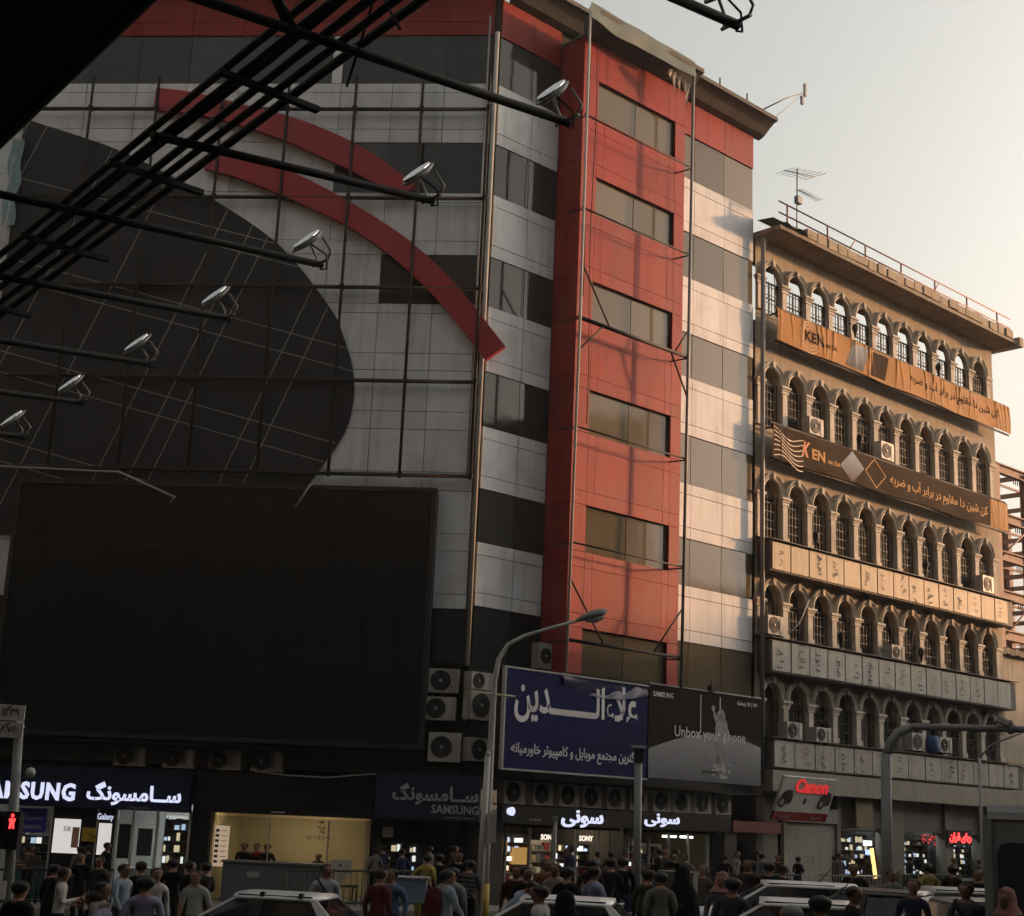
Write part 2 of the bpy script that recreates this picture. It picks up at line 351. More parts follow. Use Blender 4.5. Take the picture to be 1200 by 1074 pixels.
for x0, x1 in ((-16.1, -14.05), (-14.05, -12.3), (-12.3, -10.53), (-10.53, -8.77), (-8.77, -7.0), (-7.0, -5.6), (-5.2, -3.46), (-3.46, -1.7), (-1.7, -0.12)):
    panel(FL, x0, x1, BW[0], TW[0], PANE, 'window_pane', -0.03, 0.0)
panel(FL, -5.58, -5.22, BW[0], TW[0], WHITE)
for x0, x1 in ((-5.23, -3.46), (-3.46, -1.7), (-1.7, -0.12)): panel(FL, x0, x1, BW[1], TW[1], PANE, 'window_pane', -0.03, 0.0)
for x0, x1 in ((-3.46, -1.7), (-1.7, -0.12)): panel(FL, x0, x1, BW[2], TW[2], PANE, 'window_pane', -0.03, 0.0)
panel(FL, -1.7, -0.12, 7.05, 8.68, PANE, 'window_pane', -0.03, 0.0); panel(FL, -3.46, -1.7, 7.05, 8.68, PANE, 'window_pane', -0.03, 0.0)
for i in range(len(colsL) - 1):                                      # red roof band in two courses
    panel(FL, colsL[i], colsL[i+1], 28.22, 28.72, RED, 'red_panel'); panel(FL, colsL[i], colsL[i+1], 28.72, 29.62, RED, 'red_panel')
# flat black glazed field with a curved edge, pale joint strips across it
fld = part('black_glazed_field', prism(disc_edge, -0.16, -0.075), DISCM, cb, FL)
def strip(ax, az, bx, bz):
    N = 160; run = []
    for k in range(N + 1):
        x = ax + (bx - ax) * k / N; z = az + (bz - az) * k / N
        if inside(disc_edge, x, z) and not (z < 12.3 and -14.3 < x < -1.2): run.append((x, z))
    if len(run) < 3: return
    (x0, z0), (x1, z1) = run[0], run[-1]; L = math.hypot(x1 - x0, z1 - z0)
    me = box(L, 0.008, 0.03); part('joint_strip', me, STRIP, fld, FL @ T((x0 + x1)/2, -0.166, (z0 + z1)/2) @ RY(-math.atan2(z1 - z0, x1 - x0)))
for k, zc in enumerate((25.4, 22.9, 22.3, 20.0, 19.3, 16.8, 16.1, 13.9, 13.2)):     # shallow family, falling to the right
    strip(-16.1, zc, -3.5, zc - 12.6 * 0.255)
for xc in (-21.4, -20.7, -18.0, -15.6, -13.0, -11.9, -11.2, -8.9, -8.1):             # steep family, leaning right
    strip(xc, 10.6, xc + 15 * 0.385, 25.6)
# two swept red bands standing off the front
def band(outer, inner, nseg, par):
    o, i_ = curve(outer, 48), curve(inner, 48); per = 48 // nseg
    for s in range(nseg):
        a, b = s * per, (s + 1) * per
        oo = o[a:b + 1]; ii = i_[a:b + 1]
        part('band_panel', prism(oo + ii[::-1], -0.42, -0.2), REDARC, par, FL)
b1 = part('red_swept_band', prism([(-11.4, 25.4), (-10.6, 25.35), (-10.6, 25.9), (-11.4, 26.0)], -0.2, -0.07), REDARC, cb, FL)
band([(-11.5, 26.08), (-10.15, 25.9), (-8.53, 25.49), (-7.1, 25.11), (-5.94, 24.71), (-4.27, 23.91), (-2.43, 22.61)], [(-11.51, 25.26), (-10.08, 25.11), (-8.58, 24.74), (-6.97, 24.18), (-5.36, 23.45), (-3.97, 22.76), (-2.85, 22.16)], 6, b1)
b2 = part('red_swept_band', prism([(-9.4, 23.3), (-8.8, 23.0), (-8.8, 23.6), (-9.4, 23.8)], -0.2, -0.07), REDARC, cb, FL)
band([(-9.44, 23.89), (-7.78, 23.56), (-6.29, 22.89), (-4.86, 22.14), (-3.45, 21.28), (-2.39, 20.52), (-1.01, 19.24), (0.76, 17.08)], [(-9.57, 23.12), (-8.41, 22.82), (-6.72, 22.13), (-4.8, 21.24), (-3.48, 20.39), (-2.42, 19.52), (-1.19, 18.28), (0.16, 16.61)], 6, b2)
# corner pole
part('corner_trim', tube([FL @ Vector((0.0, -0.1, 7.0)), FL @ Vector((0.0, -0.1, 28.3))], 0.075, 10), POLEW, cb, I4)
part('downpipe', tube([FL @ Vector((-0.27, -0.14, 12.8)), FL @ Vector((-0.27, -0.14, 28.9))], 0.035, 8), GALV, cb, I4)
# right front, strip beside the corner
def strip_rows(k): return [BW[k], BW[k] - 0.4, TW[k+1] + 0.42, TW[k+1]]
for (c, pm) in (((0.12, 1.68, 2.98), PANE), ((8.42, 10.35, 12.15, 13.98), PANEL_)):
    for i in range(len(c) - 1):
        for k in range(6):
            panel(FR, c[i], c[i+1], BW[k], TW[k], pm, 'window_pane', -0.03, 0.0, g=0.03)
            if k < 5:
                r = strip_rows(k)
                for j in range(3): panel(FR, c[i], c[i+1], r[j+1], r[j], WHITE)
        panel(FR, c[i], c[i+1], 28.22, 29.62, RED, 'red_panel')
# red bay standing 1.2 m out
bx0, bx1, bo = 3.0, 8.4, -1.2
part('bay_core', multi([(bx0 + .05, bx1 - .05, bo + .16, 0.0, 6.95, 29.0)]), CORE, cb, FR)
colsB = [3.0, 3.75, 4.1, 5.8, 7.5, 7.85, 8.4]
BT = [27.6, 24.0, 20.2, 16.4, 12.5, 8.5]; BB = [26.17, 22.62, 18.75, 14.9, 10.95, 7.05]
def bay_row(z0, z1, win=False):
    for i in range(len(colsB) - 1):
        if win and 0 < i < 5: continue
        panel(FR, colsB[i], colsB[i+1], z0, z1, RED, 'red_panel', bo, bo + 0.1, g=0.014)
    panel(FR @ T(bx0, 0, 0) @ RZ(-math.pi/2), -1.19, -0.01, z0, z1, RED, 'red_panel', 0.0, 0.05, g=0.014) if False else None
    me, W = bbox(FR, bx0, bx0 + 0.05, bo + 0.102, -0.072, z0 + .007, z1 - .007); part('red_panel', me, RED, cb, W)
    me, W = bbox(FR, bx1 - 0.05, bx1, bo + 0.102, -0.072, z0 + .007, z1 - .007); part('red_panel', me, RED, cb, W)
bay_row(27.6, 29.02)
for k in range(6):
    bay_row(BB[k], BT[k], True)
    for x0, x1 in ((3.78, 5.8), (5.8, 7.82)):
        panel(FR, x0, x1, BB[k], BT[k], PANEL_, 'window_pane', bo + 0.13, bo + 0.16, g=0.04)
    if k < 5:
        a, b = BB[k], BT[k+1]; bay_row(a - 0.5, a); bay_row(b + 0.45, a - 0.5); bay_row(b, b + 0.45)
# cornice with a coved underside, left front, right front and round the bay
cprof = [(0.0, 29.62), (-0.12, 29.62), (-0.35, 29.72), (-0.6, 29.95), (-0.85, 30.12), (-1.0, 30.14), (-1.0, 30.3), (0.0, 30.3)]
def cornice(F, x0, x1, dy=0.0, dz=0.0, sc=1.0):
    secs = [[(x, y * sc + dy, z + dz) for y, z in cprof] + [(x, cprof[0][0] + dy, cprof[0][1] + dz)] for x in (x0, (x0 + x1)/2, x1)]
    part('cornice', loft(secs, True, False), CORN, cb, F)
cornice(FL, -16.1, -0.46); cornice(FR, 0.46, 14.35)
cornice(FR, 2.92, 8.5, bo, -0.6, 0.8)
part('bay_roof', box(5.5, 1.16, 0.08), CORN, cb, FR @ T(5.7, -0.6, 29.06))
part('corner_cornice', prism([(0, 0)] * 0 + [(-0.46, 29.95), (0.5, 29.95), (0.5, 30.28), (-0.46, 30.28)], -0.9, 0.2), CORN, cb, frame(CX, CY, R_(71)))
part('roof_slab', plan([PL, PC, PR, PR + inR, (-15.8, 66), (WE.x + 4, 66), WE], 29.6, 29.7), CORN, cb, I4)
# left wing turning away at the far left
FWg = frame(PL.x - wing_d.x * 0 , PL.y, R_(-63 + 180))
for j in range(14):
    z1 = 27.5 - j * 1.45
    for i in range(4):
        me, W = bbox(FWg, -(i + 1) * 2.3 - .2 + .02, -i * 2.3 - .2, -0.1, 0.0, z1 - 1.43, z1); part('pale_panel', me, WINGM, cb, W)
part('edge_trim', tube([FL @ Vector((-16.22, -0.12, 8)), FL @ Vector((-16.22, -0.12, 27.6))], 0.16, 10), POLEW, cb, I4)

# torn green-grey cloth hanging at the left edge of the front
vs = []; fs = []
for i in range(13):
    for j in range(5):
        vs.append((-16.35 + j * 0.11 + 0.05 * math.sin(i * 1.3), -0.3 - 0.07 * math.sin(j * 1.7 + i * .8), 24.2 - i * 0.26 + 0.05 * math.sin(j * 2.1)))
for i in range(12):
    for j in range(4): fs.append((i*5+j, i*5+j+1, i*5+j+6, i*5+j+5))
single('torn_cloth', raw(vs, fs, smooth=True), mat('faded teal cloth', (0.22, 0.33, 0.34), 0.9), 'torn pale teal cloth hanging at the left edge of the white front', 'cloth', FL)

# steel lattice of rails and uprights in front of the left face
lat = thing('steel_lattice', 'dark steel rails and uprights gridding the white left front', 'lattice', FL @ T(0, -0.4, 12.8))
for z, xa in ((25.32, -15.9), (22.13, -15.4), (19.02, -15.4), (15.88, -15.4), (12.82, -14.9)):
    part('rail', tube([(xa, 0, z), (-0.1, 0, z)], 0.068, 8), STEEL, lat, FL @ T(0, -0.36, 0))
for x in (-13.68, -11.4, -9.13, -6.9, -4.62, -2.37, -0.14):
    part('upright', tube([(x, 0, 12.7), (x, 0, 26.5)], 0.05, 8), STEEL, lat, FL @ T(0, -0.46, 0))
    for z in (25.32, 22.13, 19.02, 15.88, 12.82):
        part('clamp', box(0.13, 0.2, 0.15), STEEL, lat, FL @ T(x, -0.42, z))
        if x > -4.7 and z > 15: part('standoff', tube([(x, -0.36, z), (x, -0.07, z + 0.02)], 0.022, 6), STEEL, lat, FL)

# large switched-off screen
led = thing('video_screen', 'huge black switched-off video screen above the shops', 'screen', FL @ T(-7.8, -0.7, 4.4))
X0, X1, Z0, Z1 = -14.5, -1.13, 4.42, 12.36
part('cabinet', multi([(X0, X1, -0.62, -0.2, Z0, Z1)]), LEDF, led, FL)
nx, nz = 14, 8
for i in range(nx):
    for j in range(nz):
        w, h = (X1 - X0 - .3) / nx, (Z1 - Z0 - .3) / nz
        pbox('screen_tile', FL, (X0 + .15 + i*w + .001, X0 + .15 + (i+1)*w - .001, -0.66 - rnd.uniform(0, .003), -0.621, Z0 + .15 + j*h + .001, Z0 + .15 + (j+1)*h - .001), LEDM, led)
for b in ((X0, X1, -0.7, -0.621, Z1 - .14, Z1), (X0, X1, -0.7, -0.621, Z0, Z0 + .14), (X0, X0 + .14, -0.7, -0.621, Z0 + .14, Z1 - .14), (X1 - .14, X1, -0.7, -0.621, Z0 + .14, Z1 - .14)):
    pbox('frame_bar', FL, b, LEDF, led)
# bent lamp rod lying over the screen's top edge, and a loose one at the right
def rod(name, pts, label): 
    t = thing(name, label, 'lamp arm', FL @ T(*pts[0]))
    part('rod', tube(pts, 0.035, 7), GALV, t, FL)
    e = Vector(pts[-1]); part('clip', tube([e + Vector((-.12, 0, -.16)), e, e + Vector((.03, 0, .03))], 0.02, 6), GALV, t, FL)
rod('lamp_rod', [(-15.2, -0.75, 12.72), (-11.7, -0.75, 12.62), (-11.2, -0.85, 12.6), (-9.2, -1.2, 11.75)], 'thin bent metal rod lying over the top edge of the black screen')
rod('lamp_rod', [(-4.9, -0.5, 12.6), (-5.1, -0.8, 12.3), (-5.35, -0.95, 11.75)], 'short bent metal rod dangling over the screen near its top right')
# ------------------------------------------------------------------ outdoor air-conditioning units
def ac_unit(F, x0, x1, z0, z1, y, label, group=None, depth=0.34, fan=0.42, rot=0.0):
    w, h = x1 - x0, z1 - z0
    t = thing('air_conditioner', label, 'air conditioner', F @ T((x0 + x1)/2, y, z0) @ RZ(rot), group)
    part('case', box(w, depth, h), ACW, t, M=T(0, depth/2, h/2))
    r = min(w * 0.34, h * 0.44); cx = -w * 0.5 + r + 0.05 * w + 0.02
    k = ('fan', round(r, 2))
    if k not in _C: _C[k] = (disc(round(r, 2), -0.012, 0.0, 22), disc(round(r, 2) * .17, -0.035, -0.0125, 12), None)
    a, b, _ = _C[k]
    g = part('fan_opening', a, ACD, t, M=T(cx, -0.001, h * .5)); part('hub', b, ACW, g)
    for q in range(3):
        part('guard_ring', ring(r * (0.35 + 0.28 * q), 0.006), STEEL, g, M=T(0, -0.02, 0))
    part('side_cover', box(w * 0.2, 0.02, h * 0.8), ACW, t, M=T(w * 0.36, -0.0102, h * .5))
    part('bracket', multi([(-w*.35, -w*.35+.04, 0, depth + .3, -0.05, -0.002), (w*.3, w*.3+.04, 0, depth + .3, -0.05, -0.002)]), STEEL, t)
    return t
def ring(r, th, n=20):
    k = ('ring', round(r, 2), th)
    if k in _C: return _C[k]
    vs, fs = [], []
    for i in range(n):
        a = 2*math.pi*i/n
        for q in range(4):
            b = math.pi/2*q; vs.append(((r + th*math.cos(b))*math.cos(a), th*math.sin(b), (r + th*math.cos(b))*math.sin(a)))
    for i in range(n):
        for q in range(4): fs.append((i*4+q, ((i+1) % n)*4+q, ((i+1) % n)*4+(q+1) % 4, i*4+(q+1) % 4))
    _C[k] = raw(vs, fs); return _C[k]
wn_ = {0: 'leftmost', 1: 'second', 2: 'third', 3: 'fourth', 4: 'fifth', 5: 'sixth', 6: 'seventh', 7: 'eighth', 8: 'ninth', 9: 'tenth', 10: 'eleventh', 11: 'twelfth'}
# black service rack at the corner
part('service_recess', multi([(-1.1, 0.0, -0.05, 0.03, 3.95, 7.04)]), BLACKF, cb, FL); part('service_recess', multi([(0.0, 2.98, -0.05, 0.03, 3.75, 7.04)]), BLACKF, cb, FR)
GA = 'air conditioners stacked at the building corner'
ac_unit(FL, -1.1, -0.2, 6.13, 6.84, -0.45, 'air conditioner at the top left of the corner stack beside the screen', GA)
ac_unit(FL, -1.2, -0.25, 5.32, 6.0, -0.45, 'air conditioner in the middle left of the corner stack beside the screen', GA)
ac_unit(FL, -1.0, -0.05, 4.1, 4.95, -0.45, 'air conditioner at the lower left of the corner stack above the dark navy sign', GA)
ac_unit(FR, -0.2, 0.8, 6.28, 6.8, -0.45, 'air conditioner at the top right of the corner stack behind the lamp post', GA)
ac_unit(FR, -0.2, 0.85, 5.38, 6.25, -0.45, 'air conditioner in the middle right of the corner stack behind the lamp post', GA)
ac_unit(FR, -0.12, 0.75, 4.16, 4.85, -0.45, 'air conditioner at the lower right of the corner stack behind the lamp post', GA)
GB = 'air conditioners under the black screen'
for i, x in enumerate((-10.7, -9.2, -7.75, -6.45)):
    ac_unit(FL, x, x + 1.0, 3.62, 4.2, 0.02, f'{["leftmost","second from left","third from left","rightmost"][i]} of the four units in the dark under the screen', GB)
GC = 'air conditioners in the row under the big signs'
for i, x in enumerate((0.8, 2.0, 3.15, 4.2, 5.3, 6.4, 7.55, 8.6, 9.7, 10.8)):
    ac_unit(FR, x + .3, x + 1.16, 2.98, 3.66, -.72, f'{wn_[i]} unit from the left in the row under the large signs', GC)
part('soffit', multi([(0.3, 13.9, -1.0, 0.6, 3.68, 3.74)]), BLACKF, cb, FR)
ac_unit(FR, 2.45, 3.15, 7.15, 7.95, -0.6, 'air conditioner hung beside the red bay above the blue sign', None)

# ------------------------------------------------------------------ large signs on the right front
FS = FR @ T(0, -1.7, 0)
bs = thing('blue_sign', 'large navy sign with big white Persian lettering', 'sign', FS @ T(0.1, 0, 3.98))
part('board', multi([(0.06, 6.36, 0.0, 0.1, 3.97, 6.88)]), BLUE, bs, FS)
for b in ((0.0, 6.4, -0.02, 0.12, 6.882, 6.93), (0.0, 6.4, -0.02, 0.12, 3.92, 3.968), (0.0, 0.058, -0.02, 0.12, 3.97, 6.88)): pbox('edge_bar', FS, b, POLEW, bs)
part('lettering', text('علاءالـــــــدین', 5.45, 1.42, 0.022, 0.015, True), LETW, bs, FS @ T(0.42, -0.001, 5.33))
part('lettering', text('بزرگترین مجتمع موبایل و کامپیوتر خاورمیانه', 5.75, 0.5, 0.012, 0.012, True), LETW, bs, FS @ T(0.36, -0.001, 4.28))
# slack upper edge of the vinyl
vs, fs = [], []
for i in range(25):
    for j in range(4):
        u = i / 24; vs.append((2.4 + u * 3.9, -0.03 - 0.05 * math.sin(j * 1.4 + u * 5) - .02 * math.sin(u * 30 + j), 6.86 - 0.10 * j - 0.18 * math.sin(u * math.pi) * (0.4 + j * .3)))
for i in range(24):
    for j in range(3): fs.append((i*4+j, i*4+j+1, i*4+j+5, i*4+j+4))
part('vinyl_fold', raw(vs, fs, smooth=True), mat('vinyl navy', (0.025, 0.03, 0.08), 0.45, spec=.3), bs, FS)

ph = thing('phone_billboard', 'dark phone advertisement billboard with an astronaut above a pale planet', 'billboard', FS @ T(6.4, 0, 3.98))
AX0, AX1, AZ0, AZ1 = 6.42, 12.35, 3.98, 6.98
part('board', multi([(AX0, AX1, 0.0, 0.1, AZ0, AZ1)]), mat('ad brown black', (0.017, 0.015, 0.013), 0.8, spec=.04), ph, FS)
arc = [(AX0 + 0.02, AZ0 + 0.02)] + [(AX0 + 0.02 + (AX1 - AX0 - .04) * k / 30, AZ0 + 0.55 + 1.05 * math.sin(math.pi * (0.12 + 0.62 * k / 30))) for k in range(31)] + [(AX1 - 0.02, AZ0 + 0.02)]
def gradmat(name, c1, c2, z0, z1):
    m, n, l, b, out = new_mat(name); b.inputs['Roughness'].default_value = 0.7; b.inputs['Specular IOR Level'].default_value = .15
    g = n.new('ShaderNodeTexCoord'); s = n.new('ShaderNodeSeparateXYZ'); mr = n.new('ShaderNodeMapRange'); mr.inputs['From Min'].default_value = z0; mr.inputs['From Max'].default_value = z1
    no = n.new('ShaderNodeTexNoise'); no.inputs['Scale'].default_value = 3; no.inputs['Detail'].default_value = 8; l.new(g.outputs['Object'], no.inputs['Vector'])
    l.new(g.outputs['Object'], s.inputs[0]); l.new(s.outputs['Z'], mr.inputs['Value'])
    mx = n.new('ShaderNodeMix'); mx.data_type = 'RGBA'; l.new(mr.outputs[0], mx.inputs[0]); mx.inputs[6].default_value = (*c1, 1); mx.inputs[7].default_value = (*c2, 1)
    m2 = n.new('ShaderNodeMix'); m2.data_type = 'RGBA'; m2.blend_type = 'MULTIPLY'; m2.inputs[0].default_value = 0.5; l.new(mx.outputs[2], m2.inputs[6]); l.new(no.outputs['Color'], m2.inputs[7]); l.new(m2.outputs[2], b.inputs['Base Color'])
    return m
part('printed_planet', prism(arc, -0.006, -0.002), gradmat('planet print', (0.13, 0.145, 0.18), (0.36, 0.36, 0.37), AZ0, AZ0 + 1.5), ph, FS)
for x in (9.02, 10.05): pbox('printed_line', FS, (x, x + 0.035, -0.009, -0.0065, 5.3 if x > 9.5 else 5.6, 6.86), LETW, ph)
pbox('printed_line', FS, (9.02, 9.05, -0.009, -0.0065, 4.5, 5.2), mat('ad faint line', (0.3, 0.3, 0.31), 0.5), ph); pbox('printed_line', FS, (10.06, 10.09, -0.009, -0.0065, 4.3, 4.9), MATS['ad faint line'], ph)
part('lettering', text('Unbox your phone', 3.75, 0.46, 0.0, 0.01), LETW, ph, FS @ T(7.7, -0.0095, 5.28))
part('lettering', text('SAMSUNG', 1.0, 0.17, 0.015, 0.008), LETW, ph, FS @ T(6.62, -0.002, 6.6))
part('lettering', text('Galaxy S8 | S8+', 1.15, 0.17, 0.0, 0.008), LETW, ph, FS @ T(11.0, -0.002, 6.63))
ast = []
def blob(cx, cz, rx, rz, a=0, n=14): return [(cx + rx*math.cos(t)*math.cos(a) - rz*math.sin(t)*math.sin(a), cz + rx*math.cos(t)*math.sin(a) + rz*math.sin(t)*math.cos(a)) for t in [2*math.pi*k/n for k in range(n)]]
AM = mat('printed astronaut', (0.22, 0.215, 0.21), 0.5, var=0.6, scale=6); AM2 = mat('printed visor', (0.09, 0.09, 0.09), 0.4)
for (c, m, yy) in ((blob(10.12, 6.2, .22, .24), AM, -.012), (blob(10.12, 6.2, .13, .14), AM2, -.016), (blob(10.1, 5.72, .3, .36), AM, -.0115), (blob(9.86, 6.1, .09, .3, .5), AM, -.011), (blob(9.7, 6.45, .1, .1), AM, -.0125), (blob(10.42, 5.8, .09, .32, .25), AM, -.0105), (blob(9.98, 5.18, .13, .36, -.1), AM, -.013), (blob(10.28, 5.1, .12, .34, .15), AM, -.0135), (blob(9.98, 4.78, .1, .14), AM2, -.014)):
    part('printed_figure', prism(c, yy, yy + .003), m, ph, FS)
for k in range(14):
    part('printed_dust', prism(blob(10.1 + rnd.uniform(-.45, .6), AZ0 + rnd.uniform(.1, .65), rnd.uniform(.04, .16), rnd.uniform(.03, .1), rnd.uniform(0, 3), 7), -0.0085 - k*.0003, -0.0065), mat('printed dust', (0.36, 0.36, 0.37), .6), ph, FS)
pbox('printed_bar', FS, (9.1, 9.95, -0.0165, -0.0142, 4.28, 4.38), INK, ph)
pbox('top_rail', FS, (AX0 + .01, AX1, -0.03, 0.13, AZ1 + .002, AZ1 + .05), GREYP, ph)
single('site_camera', multi([(9.5, 9.75, -0.1, .1, 7.04, 7.2), (9.58, 9.62, -.02, .02, 7.2, 7.42)]), STEEL, 'small dark camera standing on the billboard top edge', 'camera', FS)

# ------------------------------------------------------------------ hoist frame with a rolled banner in front of the bay
FP = FR @ T(0, -1.95, 0)
hf = thing('banner_frame', 'tall pole frame with crossbars standing before the red bay', 'frame', FP @ T(2.4, 0, 7.2))
part('pole', tube([(2.3, 0, 6.95), (2.42, 0, 18), (2.45, 0, 29.6)], 0.045, 8), POLEW, hf, FP)
part('pole', tube([(7.72, 0, 6.95), (7.85, 0, 18), (7.95, 0, 29.6)], 0.055, 8), GREYP, hf, FP)
for z, r in ((25.6, .03), (22.25, .03), (18.42, .07), (14.76, .03), (11.0, .03), (7.95, .055)):
    part('crossbar', tube([(2.4, 0.06, z), (7.8, 0.06, z)], r, 7), STEEL, hf, FP)
for x, z in ((2.42, 25.6), (7.9, 25.6), (2.45, 22.25), (7.85, 22.25), (2.4, 18.42), (7.85, 18.42), (2.35, 14.76), (7.8, 14.76), (2.35, 11.0), (7.75, 11), (2.3, 7.95), (7.72, 7.95)):
    part('tie', tube([(x, 0.03, z - .06), (x, 0.74, z - .02)], 0.028, 6), STEEL, hf, FP)
for a, b in (((2.42, 0, 20.3), (3.9, .06, 18.45)), ((2.4, 0, 17.3), (3.6, .06, 18.4)), ((7.85, 0, 16.9), (7.0, .06, 18.4)), ((7.85, 0, 19.4), (7.2, .06, 18.45)), ((2.3, 0, 9.9), (4.0, .06, 8.0)), ((7.75, 0, 9.6), (6.4, .06, 8.0))):
    part('brace', tube([a, b], 0.032, 6), STEEL, hf, FP)
# loose ropes
for x, z0, z1 in ((2.95, 19.4, 28.8), (3.3, 15.1, 28.6)):
    part('rope', tube([(x + .06*math.sin(k*1.1), 0.45, z1 + (z0 - z1) * k / 8) for k in range(9)], 0.016, 5), INK, hf, FP)
# rolled grey banner across the top
vs, fs = [], []; N = 44
for i in range(N + 1):
    u = i / N
    for j in range(9):
        v = j / 8; sag = 0.18 * math.sin(u * math.pi) * v
        vs.append((2.42 + 5.55*u, -0.05 + 0.05*math.sin(v*5 + u*7) * v - 0.02*math.sin(u*21)*v, 29.78 - v * (0.6 + 0.05*math.sin(u*9)) - sag*.6 + .015 * math.sin(u * 17)))
for i in range(N):
    for j in range(8): fs.append((i*9+j, i*9+j+1, i*9+j+10, i*9+j+9))
single('rolled_banner', raw(vs, fs, smooth=True), mat('grey tarpaulin', (0.12, 0.155, 0.145), 0.7, var=.2, scale=2), 'grey-green tarpaulin banner slung across the top of the red bay', 'banner', FP)
# torn scraps at its right end
for k in range(5):
    x = 6.6 + k * 0.26 + rnd.uniform(-.06, .06); z = 29.0 - 0.05*k; a = rnd.uniform(-1.2, .8)
    vs = [(x, .05, z), (x + .16, .0, z + .05), (x + .2 + a*.3, .1, z - .35 - rnd.uniform(0, .6)), (x - .02 + a*.2, .02, z - rnd.uniform(.2, .6))]
    single('torn_scrap', raw(vs + [(p[0], p[1] + .012, p[2]) for p in vs], [(0,1,2,3), (7,6,5,4), (0,4,5,1), (1,5,6,2), (2,6,7,3), (3,7,4,0)]), mat('torn vinyl', (0.17, 0.15, 0.12), .7, var=.5, scale=5, jit=.4), f'torn vinyl scrap below the tarpaulin, {wn_[k]} from the left' if k else 'leftmost torn vinyl scrap dangling below the tarpaulin', 'scrap', FP, 'torn scraps under the tarpaulin')

# rooftop bits of the corner building
ra = thing('roof_antenna', 'thin arm with a small box antenna leaning off the roof corner', 'antenna', FR @ T(13.6, -0.9, 30.3))
part('arm', tube([(13.4, -0.9, 30.3), (14.8, -1.0, 31.3), (16.0, -1.1, 32.0)], 0.03, 6), GREYP, ra, FR); part('antenna_box', box(.1, .1, .55), POLEW, ra, FR @ T(16.05, -1.1, 32.15)); part('antenna_box', box(.12, .1, .36), GREYP, ra, FR @ T(15.85, -1.1, 31.62))
part('stay', tube([(14.3, -.9, 30.35), (15.7, -1.05, 31.7)], .01, 5), GREYP, ra, FR)
for k, x in enumerate((10.9, 12.6)):
    single('roof_spike', tube([(x, -.8, 30.28), (x, -.8, 30.75)], .03, 6), STEEL, ['short metal stub on the roof edge nearer the red bay', 'short metal stub on the roof edge nearer the arm'][k], 'stub', FR)
single('roof_cable', tube([(0.3 + .5*k, -.8 + .15*math.sin(k*2), 30.33 + 0.35*abs(math.sin(k*1.4))) for k in range(6)], .03, 6), STEEL, 'loose cable curling over the roof edge left of the tarpaulin', 'cable', FR)
# ------------------------------------------------------------------ shops on the left front
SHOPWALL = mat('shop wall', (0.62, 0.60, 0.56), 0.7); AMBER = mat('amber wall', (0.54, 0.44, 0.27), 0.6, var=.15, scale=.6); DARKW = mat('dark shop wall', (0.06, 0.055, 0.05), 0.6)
FLOORM = mat('shop floor', (0.25, 0.24, 0.22), 0.4); SHOPGL = glass('shop glass', (0.02, 0.02, 0.02), 0.86, 0.03, 1.5, 0.01, 0)
ALU = mat('aluminium frame', (0.50, 0.50, 0.49), 0.4, 0.5)
WARM = emit('warm light', (1.0, 0.8, 0.52), 18.0, cast=True); COOL = emit('cool light', (0.92, 0.97, 1.0), 12.0, cast=True)
PROD = [mat(f'product {i}', c, .5, jit=.5) for i, c in enumerate(((.5, .5, .48), (.05, .06, .1), (.35, .3, .2), (.12, .12, .13), (.3, .06, .05)))]
def room(F, x0, x1, dep, z0, z1, name, label, wm, lm, lights, y=0.3):
    z1 = z1 + .35
    t = thing(name, label, 'shop', F @ T((x0 + x1)/2, 0, z0))
    pbox('back_wall', F, (x0, x1, y + dep, y + dep + .1, z0, z1), wm, t)
    pbox('side_wall', F, (x0 - .1, x0, y, y + dep + .1, z0, z1), wm, t); pbox('side_wall', F, (x1, x1 + .1, y, y + dep + .1, z0, z1), wm, t)
    pbox('ceiling', F, (x0 - .1, x1 + .1, y, y + dep + .1, z1, z1 + .08), SHOPWALL, t); pbox('floor', F, (x0 - .1, x1 + .1, y - .3, y + dep + .1, z0 - .1, z0), FLOORM, t)
    for lx, ly, lw in lights: pbox('ceiling_light', F, (lx, lx + lw, ly, ly + .16, z1 - .012, z1 - .004), lm, t)
    return t
def shelves(F, x0, x1, y, z0, z1, rows, t, seed, back=None):
    r = random.Random(seed); h = (z1 - z0) / rows
    u = part('shelf_unit', multi([(x0, x1, y + .3, y + .33, z0, z1), (x0, x0 + .03, y, y + .3, z0, z1), (x1 - .03, x1, y, y + .3, z0, z1)]), back or SHOPWALL, t, F)
    for j in range(rows):
        part('shelf', multi([(x0 + .03, x1 - .03, y, y + .3, z0 + j*h, z0 + j*h + .025)]), ALU, u, F)
        x = x0 + .08
        while x < x1 - .2:
            w = r.uniform(.1, .22); hh = min(h * .75, r.uniform(.12, .3)); pbox('product', F, (x, x + w, y + .05, y + .2, z0 + j*h + .026, z0 + j*h + .026 + hh), r.choice(PROD), u); x += w + r.uniform(.02, .08)
GLIT = [emit('display glow white', (1, .97, .9), .5), emit('display glow warm', (1, .8, .5), .35), emit('display glow blue', (.6, .75, 1), .4), PROD[1], PROD[2], PROD[3], PROD[4]]
